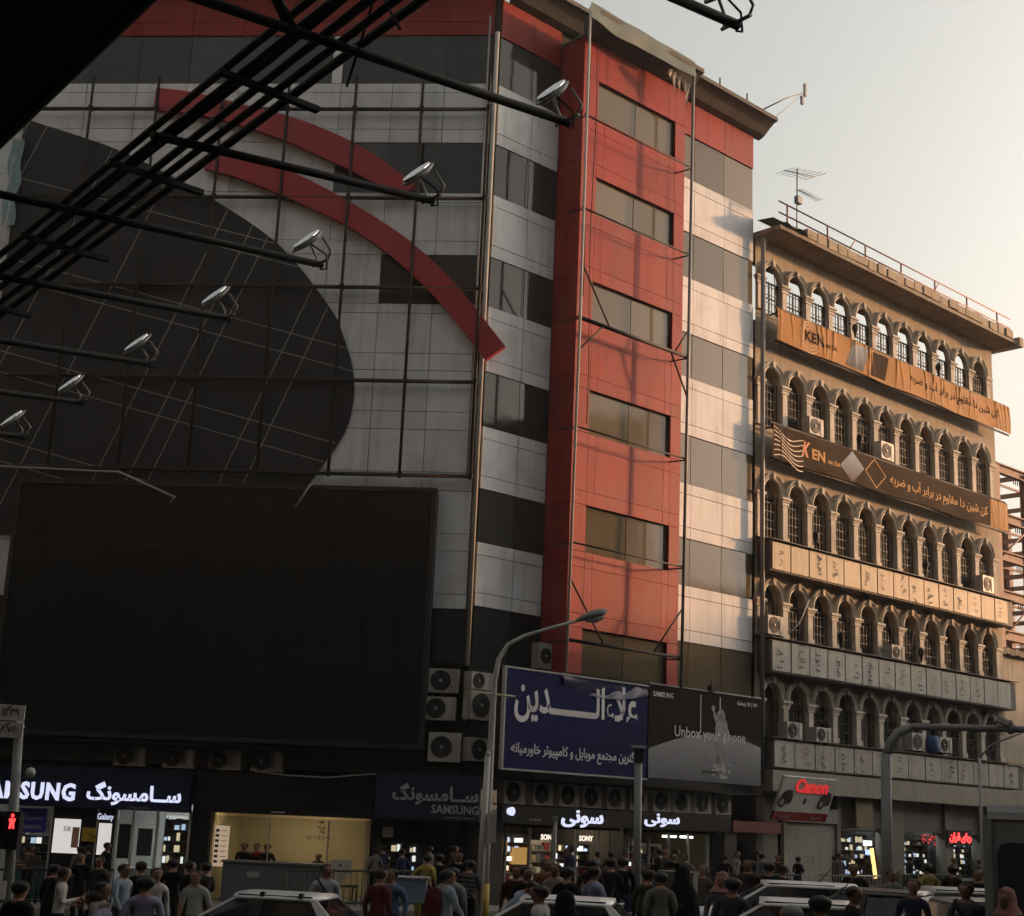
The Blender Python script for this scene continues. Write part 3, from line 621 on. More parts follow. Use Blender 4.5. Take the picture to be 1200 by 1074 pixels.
def display(F, x0, x1, y, z0, z1, rows, t, seed):
    """lit display case: rows of small lit cards and packets on glass shelves"""
    r = random.Random(seed); c = part('display_case', multi([(x0, x1, y + .12, y + .14, z0, z1)]), DARKW, t, F); h = (z1 - z0) / rows
    for j in range(rows):
        pbox('shelf', F, (x0, x1, y - .02, y + .119, z0 + j*h, z0 + j*h + .02), ALU, c); x = x0 + .04
        while x < x1 - .16:
            w = r.uniform(.05, .16); hh = r.uniform(.3, .75) * h; pbox('display_item', F, (x, x + w, y + .02, y + .06, z0 + j*h + .022, z0 + j*h + .022 + hh), r.choice(GLIT), c); x += w + r.uniform(.02, .1)
s1 = room(FL, -15.9, -8.15, 4.5, -0.42, 2.42, 'phone_shop', 'brightly lit phone shop under the glowing lettered navy fascia at left', SHOPWALL, COOL, [(-10.2, .6, 1.8), (-10.2, 1.8, 1.8), (-14.6, .6, 1.6), (-10.2, 3.2, 1.8)])
for x in (-13.6, -12.46, -11.05, -10.46, -9.95, -9.2, -8.2): pbox('door_post', FL, (x, x + .07, .05, .15, -0.42, 2.3), ALU, s1)
for a, b in ((-13.53, -12.46), (-10.39, -9.95), (-9.88, -9.2), (-9.13, -8.2)): pbox('window_pane', FL, (a, b, .09, .11, -0.4, 2.28), SHOPGL, s1)
for a, b in ((-13.6, -12.4), (-10.46, -8.15)): pbox('lintel', FL, (a, b, .04, .16, 2.301, 2.4), ALU, s1)
pbox('wall_pier', FL, (-12.38, -11.06, 0.0, .28, -.42, 2.4), BLACKF, s1); pbox('wall_pier', FL, (-10.98, -10.47, 0.02, .28, -.42, 2.4), BLACKF, s1)
pbox('light_poster', FL, (-12.3, -11.5, -.06, -.002, .98, 1.98), LITW, s1); pbox('poster_image', FL, (-11.72, -11.5, -.064, -.0602, 1.15, 1.75), mat('poster peach', (.55, .3, .2), .5), s1)
part('lettering', text('S8', .22, .14, 0, .004), INK, s1, FL @ T(-12.0, -.0605, 1.62))
pbox('yellow_notice', FL, (-11.42, -11.0, -.03, -.002, 1.35, 1.75), mat('notice yellow', (.42, .3, .03), .5), s1); part('lettering', marks(.32, .2, 2, 8, .02), INK, s1, FL @ T(-11.36, -.031, 1.45))
pbox('light_box', FL, (-10.92, -10.54, -.05, .018, .98, 1.9), LITW, s1); part('lettering', text('Galaxy', .5, .24, .01, .006), LIT, s1, FL @ T(-11.0, -.03, 1.95))
pbox('blue_poster', FL, (-13.4, -12.6, -.02, .08, 1.55, 2.25), mat('poster blue', (.02, .03, .3), .4), s1); part('lettering', text('سامسونگ', .6, .2, .01, .004, True), LETG, s1, FL @ T(-13.3, -.021, 1.88)); part('lettering', text('SAMSUNG', .6, .12, .01, .004), LETG, s1, FL @ T(-13.3, -.021, 1.64))
pbox('poster', FL, (-10.35, -9.98, .12, .14, .9, 1.9), mat('poster dark', (.03, .03, .035), .4), s1); pbox('poster', FL, (-9.75, -9.3, .12, .14, 1.0, 1.8), mat('poster grey', (.14, .14, .14), .4), s1)
shelves(FL, -9.1, -8.3, .6, .3, 2.2, 5, s1, 3); shelves(FL, -15.5, -12.9, 4.4, .3, 2.0, 4, s1, 4); shelves(FL, -13.4, -12.5, .5, 0.3, 1.5, 3, s1, 5)
pbox('counter', FL, (-10.3, -8.4, .9, 1.4, -.42, .62), SHOPWALL, s1); pbox('display_table', FL, (-13.5, -12.5, .25, .7, -.42, .6), mat('teal counter', (.1, .22, .26), .5), s1)
s2 = room(FL, -7.5, -2.72, 3.2, -0.2, 2.3, 'cafe_shop', 'amber lit shop with a tan back wall and small printed logo', AMBER, WARM, [(-7.2, .5, .9), (-5.6, .5, 1.0), (-3.9, .5, 1.0), (-5.6, 1.9, 1.0)])
pbox('window_pane', FL, (-7.4, -2.8, .08, .1, -.2, 2.28), SHOPGL, s2); pbox('door_post', FL, (-2.8, -2.72, .03, .18, -.2, 2.3), mat('cream post', (.5, .42, .28), .5), s2)
for x in (-5.75, -3.95): pbox('door_post', FL, (x, x + .035, .05, .13, -.2, 2.28), ALU, s2)
pbox('light_poster', FL, (-7.36, -6.92, .0, .05, .8, 1.98), emit('price board', (1, .72, .5), .12, (.6, .5, .4)), s2)
for k in range(7): pbox('price_row', FL, (-7.33, -7.22, -.012, -.002, .9 + k*.15, .98 + k*.15), INK, s2); pbox('price_line', FL, (-7.15, -6.98, -.008, -.002, .93 + k*.15, .95 + k*.15), mat('print brown', (.3, .14, .05), .6), s2)
part('wall_logo', marks(.22, .4, 5, 12, .02), INK, s2, FL @ T(-5.0, 3.48, 1.85))
for k in range(8): part('wall_logo', marks(.1, .1, 2, 14 + k, .012), INK, s2, FL @ T(-5.35 + k*.12, 3.48, 1.66))
pbox('counter', FL, (-6.9, -3.85, -.5, .02, -.3, .96), mat('grey counter', (.10, .11, .12), .5), s2); pbox('counter_top', FL, (-6.95, -3.8, -.55, .03, .962, 1.02), mat('grey top', (.2, .21, .22), .4), s2); pbox('counter_label', FL, (-6.15, -5.8, -.512, -.502, .55, .72), LETG, s2)
cm = thing('desktop_computer', 'slim silver desktop computer seen from behind on a shop table', 'computer', FL @ T(-3.35, -.7, .3))
part('screen_back', multi([(-.32, .32, -.03, .0, .42, .86)]), mat('silver shell', (.55, .54, .5), .35, .4), cm); part('stand', multi([(-.07, .07, .0, .04, .2, .5), (-.12, .12, -.1, .12, .18, .2)]), MATS['silver shell'], cm); part('mark', disc(.04, -.036, -.031, 12), INK, cm, M=T(0, 0, .72))
single('shop_table', multi([(-.5, .5, -.35, .35, .4, .46)] + [(a, a + .05, b, b + .05, -.45, .4) for a in (-.48, .43) for b in (-.33, .28)]), DARKW, 'low dark table carrying the silver desktop computer', 'table', FL @ T(-3.35, -.7, .02))
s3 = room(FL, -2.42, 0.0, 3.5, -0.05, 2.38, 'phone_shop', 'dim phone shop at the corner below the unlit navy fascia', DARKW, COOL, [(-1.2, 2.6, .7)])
pbox('window_pane', FL, (-2.4, -1.1, .08, .1, -.05, 2.36), SHOPGL, s3); pbox('door_post', FL, (-1.1, -1.02, .04, .16, -.05, 2.38), BLACKF, s3)
pbox('notice', FL, (-2.3, -1.98, .05, .07, 1.85, 2.15), LETG, s3)
shelves(FL, -.95, -.15, 2.5, .7, 2.1, 5, s3, 9, mat('green shelf back', (.3, .42, .3), .5)); pbox('shelf_light', FL, (-.95, -.15, 2.4, 2.47, 2.12, 2.18), emit('shelf glow', (.75, 1.0, .7), 1.5), s3)
for x0, x1, z in ((-16.1, -15.95, 0), (-8.1, -7.55, 0), (-2.66, -2.45, 0), (0.02, .3, 0)):
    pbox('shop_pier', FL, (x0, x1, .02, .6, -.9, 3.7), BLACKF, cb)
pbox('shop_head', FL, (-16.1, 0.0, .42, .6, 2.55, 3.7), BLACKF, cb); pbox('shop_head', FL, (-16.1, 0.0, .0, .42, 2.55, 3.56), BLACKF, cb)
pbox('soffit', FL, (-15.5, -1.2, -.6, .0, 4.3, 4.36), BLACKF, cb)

# fascia signs
f1 = thing('shop_fascia', 'navy shop fascia with glowing white letters at the far left', 'sign', FL @ T(-12, -.3, 2.33))
pbox('board', FL, (-16.0, -8.12, -.35, -.05, 2.33, 3.52), NAVY, f1)
part('lettering', text('SAMSUNG', 2.95, .53, .035, .05, space=1.14), LIT, f1, FL @ T(-14.6, -.352, 2.5), label='glowing white Latin letters')
part('lettering', text('ســامسونگ', 2.9, .68, .026, .05, True), LIT, f1, FL @ T(-11.28, -.352, 2.44), label='glowing white Persian letters')
part('lettering', text('سامسونگ', .7, .09, 0, .01, True), LETG, f1, FL @ T(-10.0, -.352, 2.36))
f2 = thing('shop_fascia', 'plain black shop fascia above the amber lit shop', 'sign', FL @ T(-5, -.3, 2.36))
pbox('board', FL, (-7.9, -2.62, -.35, -.05, 2.36, 3.55), BLACKF, f2); pbox('name_strip', FL, (-5.6, -5.2, -.362, -.352, 2.42, 2.46), LETG, f2)
f3 = thing('shop_fascia', 'unlit dark navy fascia with grey letters at the building corner', 'sign', FL @ T(-1, -.4, 2.4))
pbox('board', FL, (-2.5, .6, -.5, -.06, 2.4, 3.72), mat('fascia deep navy', (.014, .022, .05), .4), f3)
part('lettering', text('ســامسونگ', 2.55, .62, .03, .03, True), LETG, f3, FL @ T(-1.98, -.502, 2.82)); part('lettering', text('SAMSUNG', 1.4, .25, .02, .03), LETG, f3, FL @ T(-.8, -.502, 2.6)); part('lettering', text('SAMSUNG', .9, .06, 0, .01), LETG, f3, FL @ T(-.4, -.502, 2.46))
# camera dome on the wall at far left and small cable under the units
single('cable', tube([(-6.2, -.35, 3.6), (-5.2, -.38, 3.52), (-4.0, -.36, 3.5), (-3.0, -.36, 3.62), (-2.4, -.3, 3.68)], .02, 5), LETG, 'pale cable sagging along the top of the black fascia', 'cable', FL)

# ------------------------------------------------------------------ shops below the large signs
DR = mat('shop front dark', (.035, .033, .03), .5)
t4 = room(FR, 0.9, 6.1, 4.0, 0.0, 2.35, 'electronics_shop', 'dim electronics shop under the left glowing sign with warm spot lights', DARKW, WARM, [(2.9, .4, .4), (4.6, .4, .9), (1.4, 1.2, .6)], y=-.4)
t5 = room(FR, 6.3, 11.2, 4.0, 0.1, 2.35, 'electronics_shop', 'electronics shop with white tube lights under the right glowing sign', mat('olive wall', (.16, .15, .07), .7), TUBE, [(8.3, 1.2, .5), (9.1, 1.2, .3), (9.55, 1.2, .25)], y=-.4)
for t, a, b in ((t4, 1.0, 6.0), (t5, 6.4, 11.1)):
    k = a
    while k < b: pbox('door_post', FR, (k, k + .06, -.95, -.85, 0, 2.3), GREYP, t); k += 1.0
    pbox('lintel', FR, (a, b, -.96, -.84, 2.301, 2.4), BLACKF, t)
for k, x in enumerate((1.1, 2.1)): pbox('lit_display', FR, (x, x + .7, -.2, 0, 1.5 - k*.3, 2.0 - k*.3), emit('amber display', (1, .55, .15), .12, (.4, .25, .1)), t4)
for x in (2.9, 4.6): part('lettering', text('SONY', .62, .17, .02, .02), emit('warm letters', (1, .85, .7), .4), t4, FR @ T(x, -.5, 1.95))
shelves(FR, 3.5, 5.9, 1.8, .5, 1.9, 4, t4, 21); shelves(FR, 8.4, 9.4, 2.4, .5, 2.0, 4, t5, 22); shelves(FR, 9.6, 11.0, 1.6, .5, 1.9, 4, t5, 25)
pbox('tube_light', FR, (8.3, 8.95, -.8, -.74, 2.16, 2.22), TUBE, t5); pbox('tube_light', FR, (9.2, 9.5, -.8, -.74, 2.16, 2.22), TUBE, t5); pbox('tube_light', FR, (9.6, 9.8, -.8, -.74, 2.16, 2.22), TUBE, t5)
for x0, x1 in ((0.3, .85), (6.12, 6.28), (11.25, 11.9)): pbox('shop_pier', FR, (x0, x1, -1.0, .5, -.5, 2.45), DR, cb)
pbox('shop_pier', FR, (13.5, 13.95, -.6, .5, -.5, 3.68), DR, cb)
fs_ = thing('shop_fascia', 'black fascia with the left glowing white sign under the blue board', 'sign', FR @ T(4, -1.3, 2.4))
pbox('board', FR, (.5, 6.18, -1.3, -1.05, 2.41, 2.92), BLACKF, fs_); part('lettering', text('سونی', 1.85, .52, .028, .04, True), LIT, fs_, FR @ T(2.95, -1.302, 2.36)); part('lettering', text('SONY', .5, .07, 0, .01), LETG, fs_, FR @ T(1.6, -1.302, 2.5))
fs2 = thing('shop_fascia', 'black fascia with the right glowing white sign beside the lamp post', 'sign', FR @ T(8, -1.3, 2.4))
pbox('board', FR, (6.2, 11.2, -1.3, -1.05, 2.41, 2.95), BLACKF, fs2); part('lettering', text('سونی', 1.72, .42, .026, .04, True), LIT, fs2, FR @ T(6.75, -1.302, 2.48))
single('lit_globe', disc(.13, -1.45, -1.31, 14, .1), LIT, 'small round white lamp at the left end of the black fascia', 'lamp', FR @ T(.75, 0, 2.75))
s6 = room(FR, 11.9, 13.5, 3, .15, 2.35, 'camera_shop', 'dark recessed shop with a faded red awning under the camera sign', DARKW, WARM, [(12.3, 1.5, .3)], y=-.2)
pbox('red_awning', FR, (11.6, 14.3, -1.1, -.75, 2.42, 2.8), mat('faded red', (.16, .045, .04), .7), s6); pbox('window_pane', FR, (12.0, 13.4, -.55, -.53, .15, 2.3), SHOPGL, s6); shelves(FR, 12.1, 13.3, 1.2, .6, 1.9, 3, s6, 31)

# ------------------------------------------------------------------ arcaded stone building
KP, K0, KN = 1.605, 15.2, 11
RO = [(22.42, 24.5), (17.72, 20.28), (13.3, 15.78), (9.58, 11.68), (5.92, 7.98)]      # sill and crown of each storey of arches
kb_ = thing('arcaded_building', 'old ochre building with five storeys of arched windows and a deep roof', 'building', FR @ T(14.2, 0, 0))
HW = 0.55
def arch_open(spring, n=12):
    """opening outline of a slightly pointed horseshoe arch, left springing to right"""
    return [(-HW * math.cos(math.pi * k / n), spring + 0.62 * math.sin(math.pi * k / n) ** 0.9) for k in range(n + 1)]
vs, fs = [], []
def quadp(a, b, c, d):
    o = len(vs); vs.extend([a, b, c, d]); fs.append((o, o+1, o+2, o+3))
XL, XR = 14.2, K0 + KP * (KN - 1) + KP/2 + .35
tops = [25.5] + [r[0] for r in RO[:-1]]
TH = 0.42
for (sill, crown), top in zip(RO, tops):
    TH = .13 if sill > 20 else .42
    sp = crown - .72
    for i in range(KN):
        c = K0 + KP*i; a, b = c - KP/2, c + KP/2
        if i == 0: a = XL
        if i == KN - 1: b = XR
        ap = [(c + x, z) for x, z in arch_open(sp)]
        quadp((a, 0, sill), (c - HW, 0, sill), (c - HW, 0, sp), (a, 0, sp)); quadp((c + HW, 0, sill), (b, 0, sill), (b, 0, sp), (c + HW, 0, sp))
        m_ = len(ap); tx = [a + (b - a) * k / (m_ - 1) for k in range(m_)]
        for k in range(m_ - 1): quadp((ap[k][0], 0, ap[k][1]), (ap[k+1][0], 0, ap[k+1][1]), (tx[k+1], 0, top), (tx[k], 0, top))
        quadp((a, 0, sp), (c - HW, 0, sp), (tx[0], 0, top), (tx[0], 0, top)) if False else None
        # the triangle-like flank between springing and top corner
        o = len(vs); vs.extend([(a, 0, sp), (c - HW, 0, sp), (a, 0, top)]); fs.append((o, o+1, o+2)); vs.extend([(b, 0, sp), (c + HW, 0, sp), (b, 0, top)]); fs.append((o+5, o+4, o+3))
        edge = [(c - HW, sill)] + ap + [(c + HW, sill)]
        for k in range(len(edge)):
            p, q = edge[k], edge[(k + 1) % len(edge)]; quadp((p[0], 0, p[1]), (p[0], TH, p[1]), (q[0], TH, q[1]), (q[0], 0, q[1]))
quadp((XL, 0, 4.05), (XR, 0, 4.05), (XR, 0, RO[-1][0]), (XL, 0, RO[-1][0]))
me = raw(vs, fs); bm = bmesh.new(); bm.from_mesh(me); bmesh.ops.remove_doubles(bm, verts=bm.verts, dist=1e-4); bmesh.ops.recalc_face_normals(bm, faces=bm.faces); bm.to_mesh(me); bm.free()
part('front_wall', me, KWALL, kb_, FR)
part('core', multi([(XL, XR, .67, 13, 3.6, 22.3)]), mat('dark interior', (.03, .027, .024), .9), kb_, FR)
pbox('end_wall', FR, (XR - .001, XR + .25, .0, 13, -.5, 22.3), KWALL, kb_); pbox('end_wall', FR, (XR, XR + .25, .0, 1.2, 22.31, 25.4), KWALL, kb_)
# archivolts, pilasters with capitals, windows with iron grilles
def archivolt():
    n = 14; secs = []
    for k in range(n + 1):
        a = math.pi * k / n; ca, sa = -math.cos(a), math.sin(a) ** .9
        ri, ro = HW + .005, HW + .22
        P = lambda r, y, up: (r * ca, y, (0.62 + (r - HW) * 1.15) * sa)
        secs.append([P(ri, 0.02, 0), P(ri, -.1, 0), P(ri + .07, -.13, 0), P(ri + .09, -.09, 0), P(ro - .05, -.16, 0), P(ro, -.12, 0), P(ro, 0.02, 0)])
    return loft(secs, True, False)
ARCH = archivolt()
KEY = prism([(-.07, -.04), (.07, -.04), (.095, .22), (-.095, .22)], -.2, .0)
CAP = multi([(-.3, .3, -.2, .0, -.09, .0), (-.25, .25, -.15, .0, -.17, -.092), (-.21, .21, -.12, .0, -.3, -.172)])
def grille(h, top):
    b = []
    for k in range(6): x = -HW + .04 + k * (2*HW - .08) / 5; b.append((x - .014, x + .014, -.02, .01, 0, h))
    z = .12
    while z < h: b.append((-HW + .01, HW - .01, -.024, .004, z - .012, z + .012)); z += .34
    return multi(b)
curtain = [mat(f'curtain {i}', c, .9, streak=.3) for i, c in enumerate(((.30, .26, .2), (.12, .1, .085), (.2, .19, .17), (.06, .05, .045)))]
for ri, (sill, crown) in enumerate(RO):
    sp = crown - .72; hh = sp - sill; G = grille(hh, 0); FRM = multi([(-HW + .0, -HW + .07, 0, .06, 0, hh), (HW - .07, HW, 0, .06, 0, hh), (-.03, .03, 0, .055, 0, hh), (-HW + .07, HW - .07, 0, .058, hh - .06, hh), (-HW + .07, HW - .07, .001, .058, hh * .5 - .02, hh * .5 + .02)])
    PIL = multi([(-.15, .15, -.1, .0, 0, hh - .3), (-.2, .2, -.14, 0, 0.001, .2)])
    GLS = multi([(-HW + .001, HW - .001, 0, .012, 0, hh)])
    for i in range(KN):
        W = FR @ T(K0 + KP*i, 0, sp)
        part('arch', ARCH, KSTONE, kb_, W); part('keystone', KEY, KSTONE, kb_, W @ T(0, 0, .64))
        Ww = FR @ T(K0 + KP*i, .26 if ri else .07, sill)
        w = part('window', FRM, KBAR, kb_, Ww); part('grille', G, KBAR, w, Ww @ T(0, -.16 if ri else -.03, 0))
        if ri > 0:
            part('pane', GLS, rnd.choice([KGLASS, KGLASS, KGLASS, curtain[0], curtain[1], curtain[2], curtain[3]]), w, Ww @ T(0, .064, 0))
            fan = [(x, z - sp) for x, z in arch_open(sp)]
            part('fanlight', prism([(x * .995, z) for x, z in fan], .05, .08), rnd.choice([KGLASS, KGLASS, curtain[2]]), w, FR @ T(K0 + KP*i, .26, sp))
    for i in range(KN + 1):
        W = FR @ T(K0 + KP*(i - .5), 0, sill)
        part('pilaster', PIL, KSTONE, kb_, W); part('capital', CAP, KSTONE, kb_, W @ T(0, 0, hh + .01))
# roof: sloping soffit, block course and rail
part('eaves', loft([[(x, .3, 25.52), (x, -.05, 25.42), (x, -1.15, 25.5), (x, -1.15, 25.66), (x, 2.2, 25.66), (x, 2.2, 25.55), (x, .3, 25.52)] for x in (XL + .1, XR + .6)], True, False), mat('stained soffit', (.27, .22, .165), .85, streak=.4, var=.3), kb_, FR)
x = XL + 2.2
BLK = [box(.66, .5, .38), box(.58, .46, .42), box(.7, .52, .34)]
while x < XR + .55:
    part('eaves_block', rnd.choice(BLK), KWALL, kb_, FR @ T(x, -.94 + rnd.uniform(-.03, .03), 25.86 + rnd.uniform(-.03, .03)) @ RZ(rnd.uniform(-.04, .04))); x += .72
part('eaves_sheet', loft([[(x, -1.3, 25.72 + .06*math.sin(x*7)), (x, -.8, 26.0 + .08*math.sin(x*5)), (x, 0, 26.15)] for x in [XL + .1 + .2*k for k in range(11)]], False), CORN, kb_, FR)
pbox('eaves_end', FR, (XR + .6, XR + .95, -1.3, .6, 25.4, 25.85), KWALL, kb_)
RAILM = mat('pink rail', (.34, .16, .135), .6)
for z in (26.25, 26.72): part('roof_rail', tube([(XL + .2, -1.0, z), (XR + .3, -1.0, z)], .035, 6), RAILM, kb_, FR)
for k in range(8): x = XL + .75 + k * 2.75; part('rail_post', tube([(x, -1.0, 25.66), (x, -1.0, 26.74)], .04, 6), RAILM, kb_, FR)
for x in (19.2, 25.8): part('rail_brace', tube([(x, -1, 26.1), (x + .5, -1, 26.7)], .03, 5), RAILM, kb_, FR)
# television aerial
an = thing('roof_aerial', 'spindly television aerial on the arcaded roof', 'antenna', FR @ T(17.2, .2, 26.2))
part('mast', tube([(17.25, .2, 26.1), (17.3, .2, 29.5)], .03, 6), GREYP, an, FR); part('boom', tube([(16.4, .2, 29.1), (18.6, .2, 29.55)], .022, 5), GREYP, an, FR); part('boom', tube([(17.3, .2, 28.55), (18.9, .2, 28.6)], .022, 5), GREYP, an, FR); part('junction_box', box(.3, .2, .32), GREYP, an, FR @ T(17.3, .15, 28.05))
for k in range(7): x = 16.5 + k*.33; part('element', tube([(x, -.3 - .02*k, 29.1 + .068*k), (x, .7, 29.13 + .068*k)], .012, 4), GREYP, an, FR)
for k in range(9): x = 17.45 + k*.17; part('element', tube([(x, .0, 28.56), (x, .4, 28.6)], .012, 4), GREYP, an, FR)
# sign rows: tin boxes with painted panels
def sign_row(z0, z1, n, label, m, seed, xa=14.35, xb=32.55):
    t = thing('sign_row', label, 'sign', FR @ T(xa, -.7, z0), 'rows of painted panels below the arches')
    part('casing', multi([(xa, xb, -.6, -.02, z0, z1)]), mat('tin casing', (.10, .09, .078), .7, streak=.3), t, FR)
    part('top_sheet', loft([[(x, -.75, z1 + .03), (x, -.02, z1 + .1), (x, -.02, z1 + .13), (x, -.75, z1 + .06), (x, -.75, z1 + .03)] for x in (xa - .1, (xa + xb)/2, xb + .1)], True, False), MATS['tin casing'], t, FR)
    w = (xb - .55 - xa) / n
    for i in range(n):
        x0, x1 = xa + .05 + i*w + .035, xa + .05 + (i+1)*w - .035
        p = pbox('panel', FR, (x0, x1, -.64 - rnd.uniform(0, .02), -.602, z0 + .06, z1 - .05), m, t)
        if rnd.random() < .12: continue
        part('painted_marks', marks(rnd.uniform(.22, .4), (z1 - z0) * rnd.uniform(.5, .75), rnd.randint(3, 8), seed + i, rnd.uniform(.012, .026)), rnd.choice([INK, INK, mat('faded ink', (.13, .1, .075), .8)]), p, FR @ T(x0 + rnd.uniform(.12, .5), -.672, z0 + .16 + rnd.uniform(0, .08)))
    return t
sign_row(11.98, 13.12, 15, 'row of sunlit yellowed sign panels below the third storey of arches', KSIGN, 100)
sign_row(8.2, 9.42, 15, 'row of grey sign panels below the fourth storey of arches', mat('grey sign sheet', (.34, .325, .285), .6, var=.25, scale=1.8, streak=.35, jit=.1), 200)
sign_row(4.72, 5.78, 14, 'row of shaded sign panels below the lowest arches', MATS['grey sign sheet'], 300, 14.45, 32.9)
# two wide vinyl banners
def banner(z0, z1, xa, xb, m, label, fold, seed):
    r = random.Random(seed); vs, fs = [], []; nx, nz = 150, 8
    fold_at = [(r.uniform(0, 1), r.uniform(.15, 1.0), r.uniform(.0012, .004), r.uniform(-.03, .012)) for _ in range(46)]
    def dy(u, v):
        d = 0.05 * math.sin(u * 40 + v * 2) * .3
        for c, a, w_, sl in fold_at:
            if fold(u): q = (u - c - (v - .5) * sl) / w_; d += a * .045 * math.exp(-q*q) * (.35 + .65*v)
        return d
    def surf(x, z):
        u = (x - xa) / (xb - xa); v = (z - z0) / (z1 - z0)
        return -.66 - dy(u, v) - .03*math.sin(v*math.pi)*math.sin(u*9)**2
    for i in range(nx * 3 + 1):
        u = i / (nx * 3)
        for j in range(nz + 1): x, z = xa + (xb - xa)*u, z0 + (z1 - z0)*j/nz; vs.append((x, surf(x, z), z - .03*math.sin(u*math.pi*6)))
    for i in range(nx * 3):
        for j in range(nz): a = i*(nz+1)+j; fs.append((a, a+nz+1, a+nz+2, a+1))
    t = thing('vinyl_banner', label, 'banner', FR @ T(xa, -.7, z0), 'wide vinyl banners')
    part('sheet', raw(vs, fs, smooth=True), m, t, FR); pbox('frame_rail', FR, (xa, xb, -.58, -.52, z1 + .02, z1 + .09), STEEL, t); pbox('frame_rail', FR, (xa, xb, -.58, -.52, z0 - .06, z0 + .01), STEEL, t)
    for k in range(9): pbox('frame_strut', FR, (xa + .3 + k*(xb - xa - .6)/8, xa + .36 + k*(xb - xa - .6)/8, -.519, -.02, z1 - .1, z1 - .04), STEEL, t)
    def drape(name, me, x, z, m, lift=.006):
        me = me.copy()
        for v in me.vertices: X, Z = v.co.x + x, v.co.z + z; v.co = (X, surf(X, Z) - lift - (.003 if v.co.y < -.002 else 0), Z)
        return part(name, me, m, t, FR)
    return drape
def patch(c, nx=24, nz=8):
    """four-cornered print patch, lower left first"""
    c = [Vector(p) for p in c]; vs = []
    for i in range(nx + 1):
        for j in range(nz + 1): u, v = i/nx, j/nz; p = (c[0]*(1-u) + c[1]*u)*(1-v) + (c[3]*(1-u) + c[2]*u)*v; vs.append((p.x, 0, p.y))
    return raw(vs, [(i*(nz+1)+j, (i+1)*(nz+1)+j, (i+1)*(nz+1)+j+1, i*(nz+1)+j+1) for i in range(nx) for j in range(nz)], smooth=True)
ORG = mat('banner orange', (.33, .15, .034), .65, var=.2, scale=1.2, spec=.08); BRN = mat('banner brown', (.05, .034, .023), .85, var=.2, scale=1, spec=.03)
BINK = mat('banner ink', (.03, .022, .018), .8, spec=.02); OINK = mat('orange ink', (.56, .32, .13), .7, spec=.05)
n1 = banner(21.12, 22.42, 14.75, 32.95, ORG, 'crumpled orange banner with dark lettering below the top arches', lambda u: True, 5)
n1('lettering', text('KEN', 1.25, .45, .03, .01), 16.55, 21.55, BINK); n1('lettering', text('xin DA', .85, .2, .01, .01), 17.9, 21.6, BINK)
n1('lettering', text('کن شین دا مقاوم در برابر آب و ضربه', 7.6, .62, .012, .01, True), 24.2, 21.5, BINK)
for q in range(3): n1('printed_ring', ring(.38 + .14*q, .022, 20), 16.95, 21.77, mat('ring ink', (.42, .22, .07), .5), .005)
n1('printed_picture', patch([(19.4, 21.25), (20.6, 21.22), (21.1, 22.3), (19.9, 22.32)]), 0, 0, gradmat('splash print', (.05, .05, .055), (.28, .33, .4), 21.2, 22.3))
n1('printed_picture', patch([(21.15, 21.22), (22.3, 21.22), (22.6, 22.3), (21.45, 22.32)]), 0, 0, BRN)
n2 = banner(16.32, 17.68, 14.4, 32.4, BRN, 'dark brown banner with orange lettering below the second storey of arches', lambda u: u > .9 or u < .06, 6)
n2('lettering', text('K', .42, .62, .04, .01, slant=.25), 16.3, 16.75, mat('printed red', (.5, .12, .03), .6)); n2('lettering', text('EN', .85, .42, .03, .01), 16.95, 16.75, OINK); n2('lettering', text('xin DA', .9, .18, .01, .01), 18.0, 16.78, OINK)
n2('lettering', text('کن شین دا مقاوم در برابر آب و ضربه', 8.0, .68, .014, .01, True), 22.5, 16.6, OINK)
for q in range(7):
    c = [(14.5 + 1.9*k/16, 16.42 + .17*q + .14*math.sin(k*.35 + q*.3) - .012*k) for k in range(17)]
    n2('printed_wave', raw([(x, 0, z - .02) for x, z in c] + [(x, 0, z + .02) for x, z in c], [(k, k+1, k+18, k+17) for k in range(16)]), 0, 0, mat('wave ink', (.33, .24, .15), .5))
n2('printed_picture', patch([(18.9, 16.9), (19.75, 16.35), (20.6, 17.05), (19.75, 17.64)]), 0, 0, gradmat('splash print blue', (.06, .04, .03), (.3, .36, .44), 16.3, 17.6))
for (a, b) in (((20.7, 17.0), (21.4, 17.6)), ((21.4, 17.6), (22.2, 17.0)), ((22.2, 17.0), (21.5, 16.4)), ((21.5, 16.4), (20.7, 17.0))): n2('printed_line', patch([a, b, (b[0], b[1] + .05), (a[0], a[1] + .05)], 6, 1), 0, 0, OINK)
n2('printed_block', patch([(30.75, 16.36), (32.35, 16.36), (32.35, 17.64), (30.75, 17.64)], 40, 6), 0, 0, ORG)
for k in range(12): n2('printed_marks', marks(.2, .16, 2, 77 + k, .018), 31.0 + .27*(k % 4), 16.6 + .28*(k // 4), RUST, .012)
